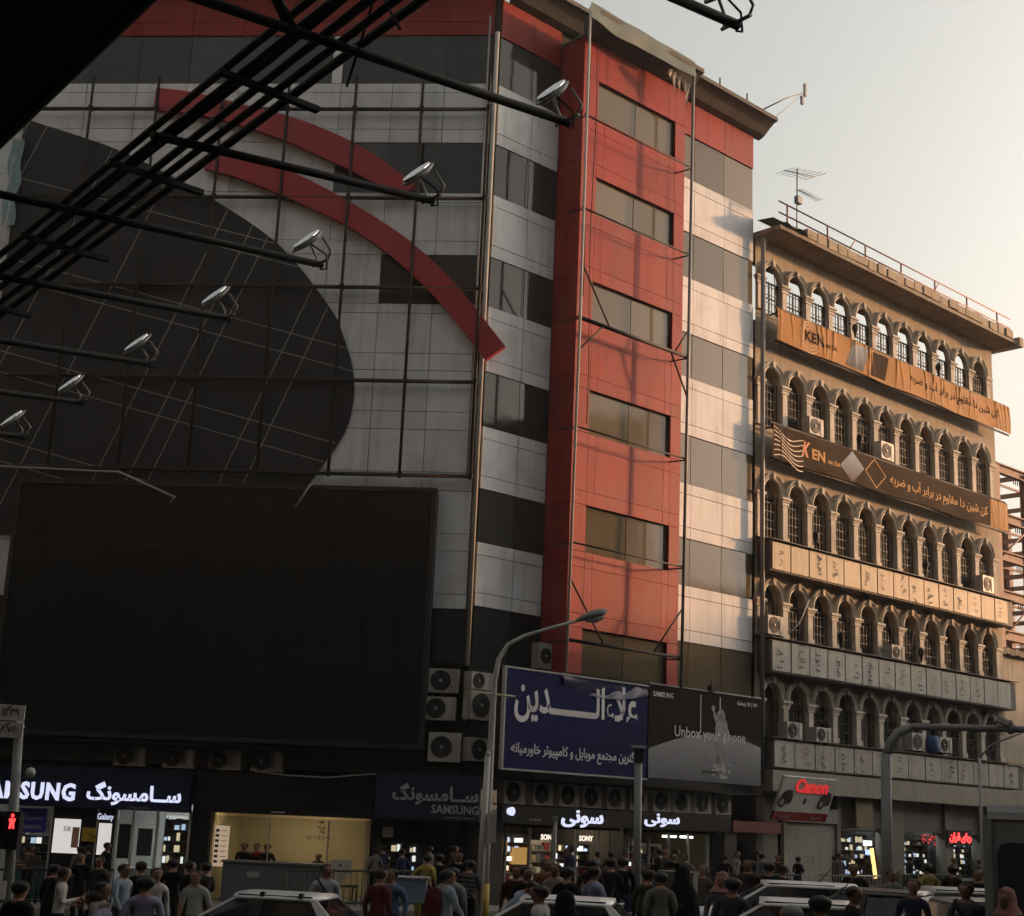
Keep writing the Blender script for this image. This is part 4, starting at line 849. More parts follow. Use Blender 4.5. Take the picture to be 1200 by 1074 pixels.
# units and junk on the arcaded front
GK = 'air conditioners on the arcaded building'
for (x, z, lab, h) in ((14.3, 9.6, 'air conditioner at the left end of the fourth storey of arches', .7), (15.45, 5.85, 'white air conditioner in the leftmost lowest arch', .62), (17.3, 5.85, 'air conditioner in the second lowest arch from the left', .55), (22.1, 17.85, 'boxy air conditioner on the second storey near the middle arches', .75), (23.95, 5.95, 'white air conditioner in the lowest arches right of the gantry post', .7), (26.1, 6.0, 'stained air conditioner in the lowest arches with blue bundle', .62), (17.0, 17.85, 'small air conditioner above the dark banner near its left end', .7), (30.1, 13.3, 'air conditioner at the right end of the third storey', .75), (22.6, 9.55, 'air conditioner low in the fourth storey of arches', .55)):
    ac_unit(FR, x, x + .95, z, z + h, -.55, lab, GK, .4)
single('blue_bundle', loft([[(.42*math.cos(a)*(1 - .25*abs(k - 1.5)), .25*math.sin(a), k*.22) for a in [2*math.pi*q/9 for q in range(10)]] for k in range(4)]), mat('blue tarp', (.05, .09, .22), .7), 'blue tarpaulin bundle in a lowest arch beside an air conditioner', 'bundle', FR @ T(25.6, -.5, 5.95))
for k, (x, z) in enumerate(((17.0, 13.35), (20.1, 17.9), (24.9, 13.4), (26.4, 22.5), (19.9, 22.6), (18.6, 9.6), (24.4, 9.65))):
    single('wall_lamp', loft([[(.12*s*math.cos(a), -.3 + .12*s*math.sin(a), zz) for a in [2*math.pi*q/8 for q in range(9)]] for s, zz in ((.4, .5), (1, .42), (1.1, .25), (.5, .1))] + [[(.03*math.cos(a), -.3 + .03*math.sin(a), -.1) for a in [2*math.pi*q/8 for q in range(9)]]]), STEEL, f'dark floodlight on the arcaded front, {["below the leftmost third storey arches","on the second storey beside the left unit","below the middle third storey arches","below the right top arches","below the left top arches","below the left fourth storey arches","below the middle fourth storey arches"][k]}', 'lamp', FR @ T(x, -.5, z))
single('drain_pipe', tube([(14.22, -.35, 4.2), (14.2, -.35, 15), (14.25, -.35, 25.3)], .09, 8), GREYP, 'grey downpipe in the joint between the two buildings', 'pipe', FR)
for k, (a, b) in enumerate((((15.4, -.7, 9.7), (16.4, -.9, 11.1)), ((23.2, -.8, 9.6), (24.3, -.6, 11.0)), ((15.0, -.3, 24.2), (15.2, -.35, 22.5)))):
    m_ = [a[q]*.5 + b[q]*.5 - (.25 if q == 2 else 0) for q in range(3)]
    single('loose_cable', tube([a, m_, b], .022, 5), INK if k else LETG, ['pale hose looping above the leftmost fourth storey unit', 'dark cable slung across the middle fourth storey arches', 'dark cable hanging by the top left arch'][k], 'cable', FR)
# ground floor of the arcaded building
pbox('shop_beam', FR, (14.3, XR + .2, -.75, .3, 3.9, 4.66), mat('beam sheet', (.24, .225, .19), .6, streak=.3), kb_)
for x0, x1 in ((14.3, 15.2), (18.95, 19.2), (22.25, 23.6), (26.75, 27.35), (29.6, 30.6), (32.6, XR)): pbox('shop_pier', FR, (x0, x1, -.3, .6, -.2, 3.9), mat('pier stone', (.16, .145, .12), .7), kb_)
pbox('shop_back', FR, (14.3, XR, 4.5, 4.6, -.2, 3.9), DARKW, kb_)
for x0, x1, z in ((19.25, 22.2, 2.75), (23.65, 26.7, 2.7), (27.4, 29.55, 2.7), (30.65, 32.55, 2.6)): pbox('shop_lintel', FR, (x0, x1, -.2, .2, z, 3.89), mat('lintel sheet', (.10, .093, .08), .6), kb_)
pbox('hanging_panel', FR, (19.95, 21.1, -.5, -.4, 2.8, 3.85), mat('brown panel', (.17, .125, .08), .6), kb_)
sh = thing('roller_shutter', 'closed pale roller shutter with fine slats beside the red awning', 'shutter', FR @ T(17, -.2, 0))
for k in range(26): pbox('slat', FR, (15.75, 18.92, -.22 - .012*(k % 2), -.18, .62 + k*.085, .62 + (k+1)*.085 - .006), mat('shutter slat', (.33, .315, .275), .5, streak=.2), sh)
pbox('shutter_box', FR, (15.7, 18.95, -.32, -.1, 2.86, 3.4), GREYP, sh); pbox('guide', FR, (15.62, 15.74, -.28, -.1, .4, 2.85), mat('yellowed post', (.36, .32, .2), .5), sh); part('notice', disc(.13, -.25, -.241, 12), LETG, sh, FR @ T(17.6, 0, 1.6))
k1 = room(FR, 19.25, 22.2, 3, .6, 2.7, 'phone_shop', 'lit glass phone shop right of the pale roller shutter', DARKW, COOL, [(19.5, .5, 1.2), (20.9, .5, .9)], y=.2)
pbox('window_pane', FR, (19.3, 22.1, .1, .12, .6, 2.6), SHOPGL, k1); shelves(FR, 19.4, 22.1, 2.0, .9, 2.5, 5, k1, 41); pbox('door_post', FR, (19.22, 19.4, .0, .16, .5, 2.74), MATS['yellowed post'], k1); pbox('lintel', FR, (19.42, 22.15, -.02, .1, 2.62, 2.7), ALU, k1)
for x, z, w, c in ((21.2, 2.1, .55, (.9, .95, 1)), (21.35, 1.75, .4, (.4, .55, 1))): pbox('lit_sign', FR, (x, x + w, .0, .05, z, z + .2), emit(f'small sign {c}', c, .5), k1)
part('slanted_tube', box(.16, .08, 1.15), emit('orange tube', (1, .62, .22), .55), k1, FR @ T(21.3, -.35, 1.45) @ RY(-.22))
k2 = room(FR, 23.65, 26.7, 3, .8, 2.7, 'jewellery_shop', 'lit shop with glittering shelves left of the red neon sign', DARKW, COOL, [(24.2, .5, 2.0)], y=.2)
pbox('window_pane', FR, (23.7, 26.6, .1, .12, .8, 2.6), SHOPGL, k2); shelves(FR, 23.8, 26.6, 1.6, 1.0, 2.4, 5, k2, 42, mat('shelf back warm', (.22, .14, .1), .6))
for k in range(5): part('lettering', marks(.2, .32, 3, 55 + k, .022), emit('dim red neon', (1, .05, .04), .35), k2, FR @ T(25.3 + k*.22, -.02, 2.3))
k3 = room(FR, 27.4, 29.55, 3, .9, 2.7, 'phone_shop', 'lit shop directly below the red neon sign', DARKW, COOL, [(27.8, .5, 1.4)], y=.2)
pbox('window_pane', FR, (27.45, 29.5, .1, .12, .9, 2.6), SHOPGL, k3); shelves(FR, 28.3, 29.5, 1.4, 1.0, 2.4, 5, k3, 43); pbox('display_panel', FR, (27.5, 28.2, .3, .4, 1.0, 2.2), MATS['brown panel'], k3)
ne = thing('neon_sign', 'glowing red neon script on a dark board', 'sign', FR @ T(27.7, -.4, 2.2)); part('board', box(2.0, .06, .62), BLACKF, ne, FR @ T(27.75, -.36, 2.55))
part('lettering', text('ربای', .82, .42, .03, .02, True), REDLED, ne, FR @ T(27.8, -.392, 2.34)); part('lettering', text('قران', .82, .42, .03, .02, True), REDLED, ne, FR @ T(26.9, -.392, 2.34))
k4 = room(FR, 30.65, 32.55, 3, 1.0, 2.6, 'corner_shop', 'dark shop at the right end of the arcaded building', DARKW, COOL, [(31, .8, .3)], y=.2)
display(FR, 19.5, 22.0, .3, 1.0, 2.5, 5, k1, 61); display(FR, 24.3, 26.5, .3, 1.0, 2.4, 6, k2, 62); display(FR, 28.35, 29.45, .3, 1.0, 2.4, 6, k3, 63); display(FR, 31.2, 32.4, .4, 1.2, 2.3, 4, k4, 64)
display(FR, 12.1, 13.3, .3, .8, 2.1, 4, s6, 65); display(FR, 1.9, 2.9, -.1, 1.0, 2.1, 4, t4, 66); display(FR, 3.9, 5.6, -.1, .9, 1.85, 4, t4, 67); display(FR, 6.6, 8.1, -.1, .9, 2.1, 5, t5, 68); display(FL, -2.3, -1.2, .7, .6, 1.7, 4, s3, 69); display(FL, -13.4, -12.55, .2, .7, 1.45, 3, s1, 70); display(FL, -9.05, -8.25, .35, .8, 2.1, 4, s1, 71)
# camera sign, tilted out over the pavement
cs = thing('camera_sign', 'white and red camera shop sign board tilted out over the pavement', 'sign', FR @ T(14.0, -.95, 2.9) @ RX(R_(20)))
part('board', prism([(0, .32), (3.25, .32), (3.25, 1.62), (0, 1.62)], 0, .12), mat('sign white', (.6, .61, .58), .45, streak=.25), cs); part('red_strip', prism([(0, 0), (3.25, 0), (3.25, .315), (0, .315)], 0, .12), mat('sign red', (.24, .02, .022), .45), cs)
part('lettering', text('Canon', 2.0, .52, .03, .03), emit('canon red', (1, .05, .05), .16, (.6, .03, .03)), cs, M=T(.8, -.002, 1.05)); part('emblem', box(.14, .01, .22), INK, cs, M=T(1.6, -.008, .75))
def cam_print(x, z, s, mir):
    for c in (blob(0, 0, .28, .24, .2*mir), blob(.1*mir, .16, .2, .1, 0), blob(-.16*mir, -.16, .19, .19), blob(.22*mir, -.02, .12, .2)):
        part('printed_camera', prism([(x + a*s, z + b*s) for a, b in c], -.012 - rnd.random()*.004, -.003), INK, cs)
    part('printed_lens', prism([(x - .16*mir*s + a*s, z - .16*s + b*s) for a, b in blob(0, 0, .1, .1)], -.021, -.0165), LETG, cs)
cam_print(.42, .85, 1.1, 1); cam_print(2.8, .85, 1.1, 1)
part('lettering', text('کامپیوتر', .7, .14, .01, .006, True), LETG, cs, M=T(2.2, -.002, .08)); part('lettering', text('دوربین', .8, .14, .01, .006, True), LETG, cs, M=T(.2, -.002, .08))

# ------------------------------------------------------------------ steel frame and wall beyond, at the right edge
sf = thing('steel_frame_building', 'bare rust-red steel frame building under construction at the right edge', 'building', FR @ T(48, 8, 0))
for x in (44.5, 48.0, 52.0, 56.0):
    for y in (6.5, 12.0): part('column', multi([(-.22, .22, -.22, -.16, 0, 23), (-.22, .22, .16, .22, 0, 23), (-.03, .03, -.16, .16, 0, 23)]), RUST, sf, FR @ T(x, y, 0))
for z in (13.2, 15.4, 17.6, 19.8, 22.6):
    for y in (6.5,): part('beam', multi([(43.5, 58, y - .16, y + .16, z, z + .07), (43.5, 58, y - .03, y + .03, z + .07, z + .48), (43.5, 58, y - .16, y + .16, z + .48, z + .55)]), RUST, sf, FR)
    for x in (44.5, 48.0, 52.0, 56.0): part('beam', multi([(x - .1, x + .1, 6.7, 11.8, z + .2, z + .45)]), RUST, sf, FR)
    part('joist', box(14, .08, .14), RUST, sf, FR @ T(50.5, 9.2, z + .63))
    for k in range(8): part('stud', tube([(0, 0, 0), (0, 0, .3)], .03, 5), RUST, sf, FR @ T(46.9 + k*.22, 6.6, z - .3))
for z in (13.2, 17.6): part('brace', tube([(44.5, 6.4, z), (48.0, 6.4, z + 2.2)], .06, 6), RUST, sf, FR)
w_ = thing('rear_wall', 'plain grey rendered wall with a tile coping at the right edge', 'wall', FR @ T(44, 4, 0))
part('wall', multi([(36.5, 60, 3.5, 6.0, -1, 11.6)]), CONC, w_, FR)
for k in range(40): part('coping_tile', box(.42, .5, .3), mat('coping', (.10, .09, .08), .8, jit=.3), w_, FR @ T(36.8 + k*.46, 3.4, 11.75 + .05*(k % 2)))
pbox('ledge', FR, (36.5, 60, 3.1, 3.49, 6.1, 6.5), KWALL, w_)
# ------------------------------------------------------------------ footbridge overhead with floodlight arms and conduits
BA = R_(-39.8); bd = Vector((math.sin(BA), math.cos(BA), 0)); bp_ = Vector((math.sin(BA + math.pi/2), math.cos(BA + math.pi/2), 0))
TIP0 = Vector((1.72, 11.0, 8.98)); DROP = -0.0712
BLK2 = mat('bridge black', (.014, .0135, .013), .75, var=.3, scale=2); BLK3 = mat('conduit black', (.013, .0125, .012), .7, 0, var=.3, scale=3, spec=.2)  # near-black base colours with random variation for bridge and conduits
def bpt(s, l, dz=0.0):
    """s metres along the bridge from the first lamp, l metres back from the lamp line"""
    return TIP0 + bd * s - bp_ * l + Vector((0, 0, DROP * s + dz))
br = thing('footbridge', 'black underside of a footbridge across the upper left corner', 'footbridge', T(-6, 6, 0))
def beam(a, b, w, h, name, m, par):
    a, b = Vector(a), Vector(b); d = (b - a); L = d.length; d.normalize(); side = d.cross(Vector((0, 0, 1))).normalized(); up = side.cross(d)
    M = Matrix(((d.x, side.x, up.x, (a.x + b.x)/2), (d.y, side.y, up.y, (a.y + b.y)/2), (d.z, side.z, up.z, (a.z + b.z)/2), (0, 0, 0, 1)))
    return part(name, box(L, w, h), m, par, M)
ZD = -1.18 + .05
beam(bpt(-14, 6.1, ZD + .3), bpt(30, 6.1, ZD + .3), 2.9, .5, 'deck', BLK2, br)
beam(bpt(-14, 4.62, ZD + .62), bpt(30, 4.62, ZD + .62), .05, 1.25, 'edge_fascia', BLK2, br)
beam(bpt(-14, 4.59, ZD + .03), bpt(30, 4.59, ZD + .03), .02, .07, 'edge_trim', GREYP, br)
for l, dz in ((5.2, -.05), (6.3, -.12), (7.2, -.05)): beam(bpt(-14, l, ZD + dz), bpt(30, l, ZD + dz), .22, .2, 'girder', BLK2, br)
for s in (20, ):
    p = bpt(s, 6, 0); part('pier', tube([(p.x, p.y, -1), (p.x, p.y, 6.4)], .4, 12), GREYP, br, I4)
# conduits along the bridge
cr = thing('conduit_bundle', 'bundle of black conduits running along the footbridge across the upper left', 'conduits', T(*bpt(2, 2.6)))
for k, (l, dz, r) in enumerate(((2.28, -.06, .042), (2.5, -.14, .036), (2.58, -.05, .04), (2.68, -.16, .034), (2.78, -.06, .042), (2.88, -.13, .034), (2.99, -.1, .036))):
    part('conduit', tube([bpt(-6 + 2.2*q, l + .012*math.sin(q*1.7 + k), dz + .012*math.sin(q*2.3 + k*2)) for q in range(15)], r, 8), BLK3, cr, I4)
for q in range(12):
    s = 1.0 + q * 2.07
    if q: beam(bpt(s, 2.1, -.2), bpt(s, 3.1, -.2), .07, .05, 'bracket', BLK3, cr)
part('thin_wire', tube([bpt(1.2 + q*.12, 2.55 - .02*q, .15 - .16*abs(q - 4)) for q in range(9)], .012, 5), BLK3, cr, I4)
ordl = ['largest floodlight at the top right edge against the sky', 'floodlight in front of the red bay near the top', 'floodlight at the right tip of the upper red swept band', 'floodlight above the right edge of the black field', 'floodlight fourth from the lower left end of the row', 'floodlight third from the lower left end of the row', 'floodlight second from the lower left end of the row', 'floodlight at the lower left end of the row']
FLG = mat('lamp reflector', (.75, .75, .73), .25, .75, var=.1); HOUS = mat('lamp housing', (.16, .16, .155), .4, .6)
def dish():
    secs = []
    for x, w, h in ((-.04, .03, .01), (.05, .09, .03), (.2, .14, .05), (.34, .14, .05), (.48, .08, .028), (.58, .02, .008)):
        secs.append([(x, w*math.cos(a), h*math.sin(a)) for a in [2*math.pi*k/12 for k in range(13)]])
    return loft(secs, True)
DISH = dish(); LENS = prism(blob(.26, 0, .26, .105), -.0, .012)
for i in range(8):
    s = 2.07 * i; tip = bpt(s, 0)
    M = T(tip.x, tip.y, tip.z)
    t = thing('floodlight', ordl[i], 'floodlight', M, 'floodlights on arms along the footbridge')
    base = bpt(s, 4.2 if i != 2 else 3.15, -.36)
    part('arm', tube([base, tip], .043, 8), BLK3 if i > 1 else STEEL, t, I4)
    if i == 1:
        part('hanger', tube([base, base + Vector((0, 0, 1.6))], .08, 8), BLK3, t, I4); part('stay', tube([bpt(s, 3.0, -.26), bpt(s, 3.75, .75)], .05, 7), BLK3, t, I4)
    ang = math.atan2(bp_.y, bp_.x)
    H = M @ RZ(ang) @ T(-.36, 0, .07) @ RY(R_(-46)) @ RX(R_(8)) @ Matrix.Scale(.82, 4)
    h = part('lamp_head', DISH, HOUS, t, H)
    part('lens', LENS, FLG, h, H @ T(0, 0, .05) @ RX(R_(-90)))
    part('yoke', tube([M @ RZ(ang) @ Vector(v) for v in ((-.02, .14, .02), (.02, .15, .13), (-.1, .13, .27))], .014, 6), HOUS, t, I4); part('yoke', tube([M @ RZ(ang) @ Vector(v) for v in ((-.02, -.14, .02), (.02, -.15, .13), (-.1, -.13, .27))], .014, 6), HOUS, t, I4)
    part('yoke_bar', tube([M @ RZ(ang) @ Vector(v) for v in ((-.02, -.16, .02), (-.02, .16, .02))], .018, 6), HOUS, t, I4)
    part('lead', tube([M @ RZ(ang) @ Vector(v) for v in ((-.2, 0, .22), (.06, .02, .15), (.08, .02, -.02), (-.02, 0, -.06))], .011, 5), BLK3, t, I4)

# ------------------------------------------------------------------ street lamps, gantry, posts
def g3(x, y, z): return (x, y, gz(x) + z)
sl = thing('street_lamp', 'tall curved street lamp post before the blue sign', 'street lamp', T(-.22, 38, 0))
part('pole', tube([(-.24, 38, -.1), (-.24, 38, 2.6), (-.21, 38, 5.9), (-.12, 38, 6.5), (.1, 38, 6.88), (.5, 38, 7.12), (1.1, 38, 7.33), (1.95, 38, 7.6)], [.12, .11, .07, .06, .055, .05, .045, .04], 10), POLEW, sl, I4)
part('pole_sleeve', tube([(-.24, 38, 0), (-.24, 38, .95)], .14, 10), mat('yellow paint', (.42, .30, .04), .5, streak=.3), sl, I4)
hd = loft([[(x, w*math.cos(a), h*math.sin(a) + zc) for a in [2*math.pi*k/12 for k in range(13)]] for x, w, h, zc in ((0, .05, .04, 0), (.15, .1, .07, .02), (.4, .17, .12, .03), (.65, .17, .12, .03), (.82, .08, .05, .05))])
part('lamp_head', hd, GREYP, sl, T(1.85, 38, 7.58) @ RY(R_(-17))); part('lamp_bowl', loft([[(x, w*math.cos(a), -h*abs(math.sin(a))) for a in [math.pi*k/8 for k in range(9)]] for x, w, h in ((.25, .1, .06), (.5, .15, .13), (.72, .1, .08))]), glass('lamp bowl', (.35, .34, .3), 0, .2), sl, T(1.85, 38, 7.52) @ RY(R_(-17)))
part('cross_arm', tube([(-.5, 38, 5.62), (.35, 38, 5.56)], .03, 6), mat('pale arm', (.5, .46, .3), .5), sl, I4)
p2 = thing('utility_post', 'pale slim post standing beside the curved lamp post', 'post', T(-.33, 36.5, 0)); part('pole', tube([(-.35, 36.5, -.1), (-.28, 36.5, 4.0)], [.1, .07], 10), POLEW, p2, I4); part('cap', tube([(-.28, 36.5, 4.001), (-.28, 36.5, 4.12)], [.09, .02], 8), POLEW, p2, I4); part('box', box(.2, .2, .7), POLEW, p2, T(-.1, 36.45, 2.3))
ga = thing('traffic_gantry', 'grey traffic gantry post with a long arm reaching right', 'gantry', T(8.25, 32, .3))
part('post', tube([(8.2, 32, -.2), (8.26, 32, 4.2)], [.13, .11], 12), GREYP, ga, I4); part('bend', tube([(8.26, 32, 4.15), (8.34, 32, 4.42), (8.52, 32, 4.66), (8.8, 32, 4.8)], .1, 10), GREYP, ga, I4); part('arm', tube([(8.75, 32, 4.8), (14, 32, 4.9)], .075, 10), GREYP, ga, I4)
part('camera', multi([(-.14, .14, -.08, .08, -.06, .06), (.141, .2, -.09, .09, .0, .07)]), POLEW, ga, T(10.75, 31.95, 5.0) @ RY(.35)); part('flange', tube([(10.9, 32, 4.855), (11.0, 32, 4.855)], .13, 10), GREYP, ga, I4)
tl = thing('post_light', 'slim grey post with a flat box top before the phone billboard', 'lamp post', T(3.1, 33, .1)); part('pole', tube([(3.08, 33, -.1), (3.06, 33, 3.95)], .085, 10), GREYP, tl, I4); part('box_head', box(.2, .2, .3), STEEL, tl, T(3.06, 33, 4.0)); part('top_plate', box(.32, .3, .05), POLEW, tl, T(3.06, 33, 4.18))
t6 = thing('thin_post', 'thin post among the crowd left of the box-top post', 'post', T(1.46, 38, .1)); part('pole', tube([(1.46, 38, 0), (1.47, 38, 2.55)], .05, 8), GREYP, t6, I4); part('cap', box(.14, .14, .1), GREYP, t6, T(1.47, 38, 2.6))
t7 = thing('thin_lamp', 'thin pale lamp post near the right edge with a short arm', 'lamp post', T(14.4, 45, .5)); part('pole', tube([(14.4, 45, 0), (14.42, 45, 4.9)], .05, 8), POLEW, t7, I4); part('arm', tube([(14.42, 45, 4.9), (14.8, 45, 5.3), (16.2, 45, 5.9)], .03, 6), GREYP, t7, I4)
# signal post at the left edge with number plates
YP = 26.0
sp_ = thing('signal_post', 'leaning grey signal post at the left edge with number plates and a red figure', 'signal post', T(-8.2, YP, -.3))
part('pole', tube([(-8.12, YP, -.4), (-8.34, YP, 3.7)], [.1, .08], 10), GREYP, sp_, I4); part('cap', tube([(-8.34, YP, 3.7), (-8.35, YP, 3.82)], [.1, .05], 8), POLEW, sp_, I4)
for z in (3.95, 3.66):
    pl_ = part('number_plate', box(.98, .03, .27), mat('plate cream', (.46, .45, .4), .5), sp_, T(-8.72, YP - .12, z) @ RY(R_(1)))
    part('lettering', text('۱۲۴۹' if z > 3.8 else '۸۷۵', .3, .13, .01, .006), INK, pl_, T(-8.62, YP - .137, z - .06)); part('lettering', marks(.12, .06, 2, 91, .008), INK, pl_, T(-8.6, YP - .138, z + .05)); part('plate_block', box(.1, .01, .14), INK, pl_, T(-8.75, YP - .142, z))
for x in (-8.18, -8.5):
    sg = part('signal_box', box(.26, .24, .62), BLACKF, sp_, T(x, YP - .18, 1.98))
    part('hood', multi([(-.13, .13, -.13, 0, .2, .22)]), BLACKF, sg, T(x, YP - .301, 1.98))
fig = [(-.045, -.11), (-.015, -.11), (0, -.02), (.015, -.11), (.045, -.11), (.035, .0), (.055, .02), (.05, .07), (.02, .085), (.03, .115), (.0, .14), (-.03, .115), (-.02, .085), (-.05, .07), (-.055, .02), (-.035, 0)]
part('red_figure', prism(fig, -.006, 0), REDLED, sp_, T(-8.17, YP - .305, 2.12)); part('camera_dome', loft([[(.09*math.sin(b)*math.cos(a), .09*math.sin(b)*math.sin(a), .09*math.cos(b)) for a in [2*math.pi*k/10 for k in range(11)]] for b in (.05, .6, 1.2, 1.8, 2.5, 3.1)]), POLEW, sp_, T(-8.05, YP, 2.95)); part('notice', box(.2, .02, .3), LETW, sp_, T(-8.3, YP - .12, 1.0))

# pavement railings, bollards, bins
def railing(F, x0, x1, y, label, m, zt=1.0, n=None, group=None):
    t = thing('railing', label, 'railing', F @ T(x0, y, 0), group); n = n or int((x1 - x0) / .16)
    def zz(x): return gz(*(F @ Vector((x, y, 0))).xy) + .14
    for z in (zt, .18): part('rail', tube([(x0, y, zz(x0) + z), (x1, y, zz(x1) + z)], .028, 6), m, t, F)
    for k in range(n + 1): x = x0 + (x1 - x0)*k/n; part('bar', tube([(0, 0, .1), (0, 0, zt)], .014 if k % 8 else .035, 5), m, t, F @ T(x, y, zz(x)))
GRN = mat('green rail paint', (.06, .075, .05), .5, var=.3)
railing(FL, -4.2, 0.6, -3.9, 'low green railing before the computer shop counter', GRN); railing(FL, -15, -9, -3.9, 'low dark railing along the kerb under the glowing fascia', STEEL)
railing(FR, 12.6, 16.9, -3.9, 'pale barred railing below the roller shutter', mat('pale rail', (.3, .29, .24), .5)); railing(FR, 5.5, 11.5, -3.9, 'dark railing behind the crowd below the glowing signs', STEEL)
bn = thing('steel_planter', 'dark green steel planter box beside the pale railing', 'planter', FR @ T(19.3, -3.6, 0)); z_ = gz(12.5, 55)
part('box_body', multi([(17.4, 20.9, -3.9, -3.2, z_ + .1, z_ + 1.2)]), mat('planter green', (.035, .05, .03), .5), bn, FR)
for k in range(15): part('slat', box(.05, .04, 1.0), mat('planter slat', (.06, .075, .045), .5), bn, FR @ T(17.55 + k*.23, -3.93, z_ + .66))
for k in (17.35, 18.55, 20.9): part('corner_post', box(.1, .1, 1.25), mat('planter post', (.12, .12, .07), .5), bn, FR @ T(k, -3.95, z_ + .7))
YEL = MATS['yellow paint']
for k, (x, y) in enumerate(((-2.42, 36), (-1.75, 36.3))): 
    single('bollard', tube([g3(x, y, -.1), g3(x, y, 1.0), g3(x, y, 1.04)], [.1, .1, .03], 10), YEL, ['yellow steel bollard left of the yellow-shirted man', 'second yellow steel bollard right beside the first one'][k], 'bollard')
wb = thing('barrow_stall', 'pale blue street stall box beside the yellow bollard', 'stall', T(-2.0, 35.5, gz(-2))); part('box_body', box(.9, .6, .5), mat('stall blue', (.14, .22, .27), .5), wb, M=T(0, 0, .9)); part('top_sheet', box(1.0, .7, .03), LETG, wb, M=T(0, 0, 1.2))
for a in (-.38, .38):
    for b in (-.22, .22): part('leg', box(.04, .04, .65), STEEL, wb, M=T(a, b, .33))

# ------------------------------------------------------------------ cars
CARGL = glass('car glass', (.02, .021, .022), .45, .04, 1.5, 0, 0); RUB = mat('tyre', (.02, .02, .02), .8); RIMM = mat('rim', (.3, .3, .3), .35, .7); SEAT = mat('seat', (.05, .048, .045), .8)
HL = mat('headlight', (.5, .5, .5), .15, .2); TLM = mat('tail light', (.3, .015, .012), .25); TRIM = mat('black trim', (.02, .02, .02), .5)
def paint(n, c): return mat('paint ' + n, c, .3, .15, var=.06, spec=.6)
def carmesh(hatch):
    L = 2.15
    # stations: x, z bottom, z belt, half width
    st = [(-L, .42, .66, .62), (-L + .06, .34, .86, .74), (-1.75, .26, .93 if not hatch else .98, .82), (-1.2, .24, .96, .845), (-.5, .22, .94, .85), (.3, .22, .92, .85), (.95, .24, .91, .845), (1.5, .26, .86, .82), (1.92, .3, .74, .76), (L - .04, .36, .64, .68), (L, .42, .58, .6)]
    secs = []
    for x, zb, zt, hw in st:
        half = [(.0, zb), (hw*.82, zb), (hw*.95, zb + .07), (hw, zb + (zt - zb)*.45), (hw*.985, zb + (zt - zb)*.8), (hw*.93, zt), (hw*.6, zt + .025), (0, zt + .035)]
        secs.append([(x, y, z) for y, z in half] + [(x, -y, z) for y, z in half[-2::-1]])
    body = loft(secs)
    rf, rr, zr = .3, (-1.0 if not hatch else -1.35), 1.42
    secs = []
    for k in range(7):
        x = rf + (rr - rf)*k/6; c = 1 - ((k - 2.8)/3.6)**2 * .09; hw = .56 + .03*(1 - abs(k - 3)/3)
        zt = (zr - .06)*1.0 + .06*c
        half = [(hw + .045, zt - .09), (hw + .03, zt - .045), (hw - .05, zt - .008), (hw*.5, zt + .012), (0, zt + .018)]
        low = [(0, zt - .045), (hw - .04, zt - .06)]
        sec = [(x, y, z) for y, z in half] + [(x, -y, z) for y, z in half[-2::-1]] + [(x, -(hw - .04), zt - .075), (x, hw - .04, zt - .075), (x, hw + .045, zt - .09)]
        secs.append(sec)
    roof = loft(secs)
    return body, roof, rf, rr, zr
CM = {h: carmesh(h) for h in (False, True)}
def quad3(a, b, c, d, th=.012):
    a, b, c, d = [Vector(v) for v in (a, b, c, d)]; n = (b - a).cross(d - a).normalized() * th
    vs = [a, b, c, d, a - n, b - n, c - n, d - n]; return raw(vs, [(0,1,2,3), (7,6,5,4), (0,4,5,1), (1,5,6,2), (2,6,7,3), (3,7,4,0)])
def bar3(a, b, wa, wb_, ta=.05):
    """tapered pillar along x-width w, thickness ta across y"""
    a, b = Vector(a), Vector(b); vs = []
    for p, w in ((a, wa), (b, wb_)):
        for dx, dy in ((-w/2, -ta/2), (w/2, -ta/2), (w/2, ta/2), (-w/2, ta/2)): vs.append((p.x + dx, p.y + dy, p.z))
    return raw(vs, [(3,2,1,0), (4,5,6,7), (0,1,5,4), (1,2,6,5), (2,3,7,6), (3,0,4,7)])
CARP = {}
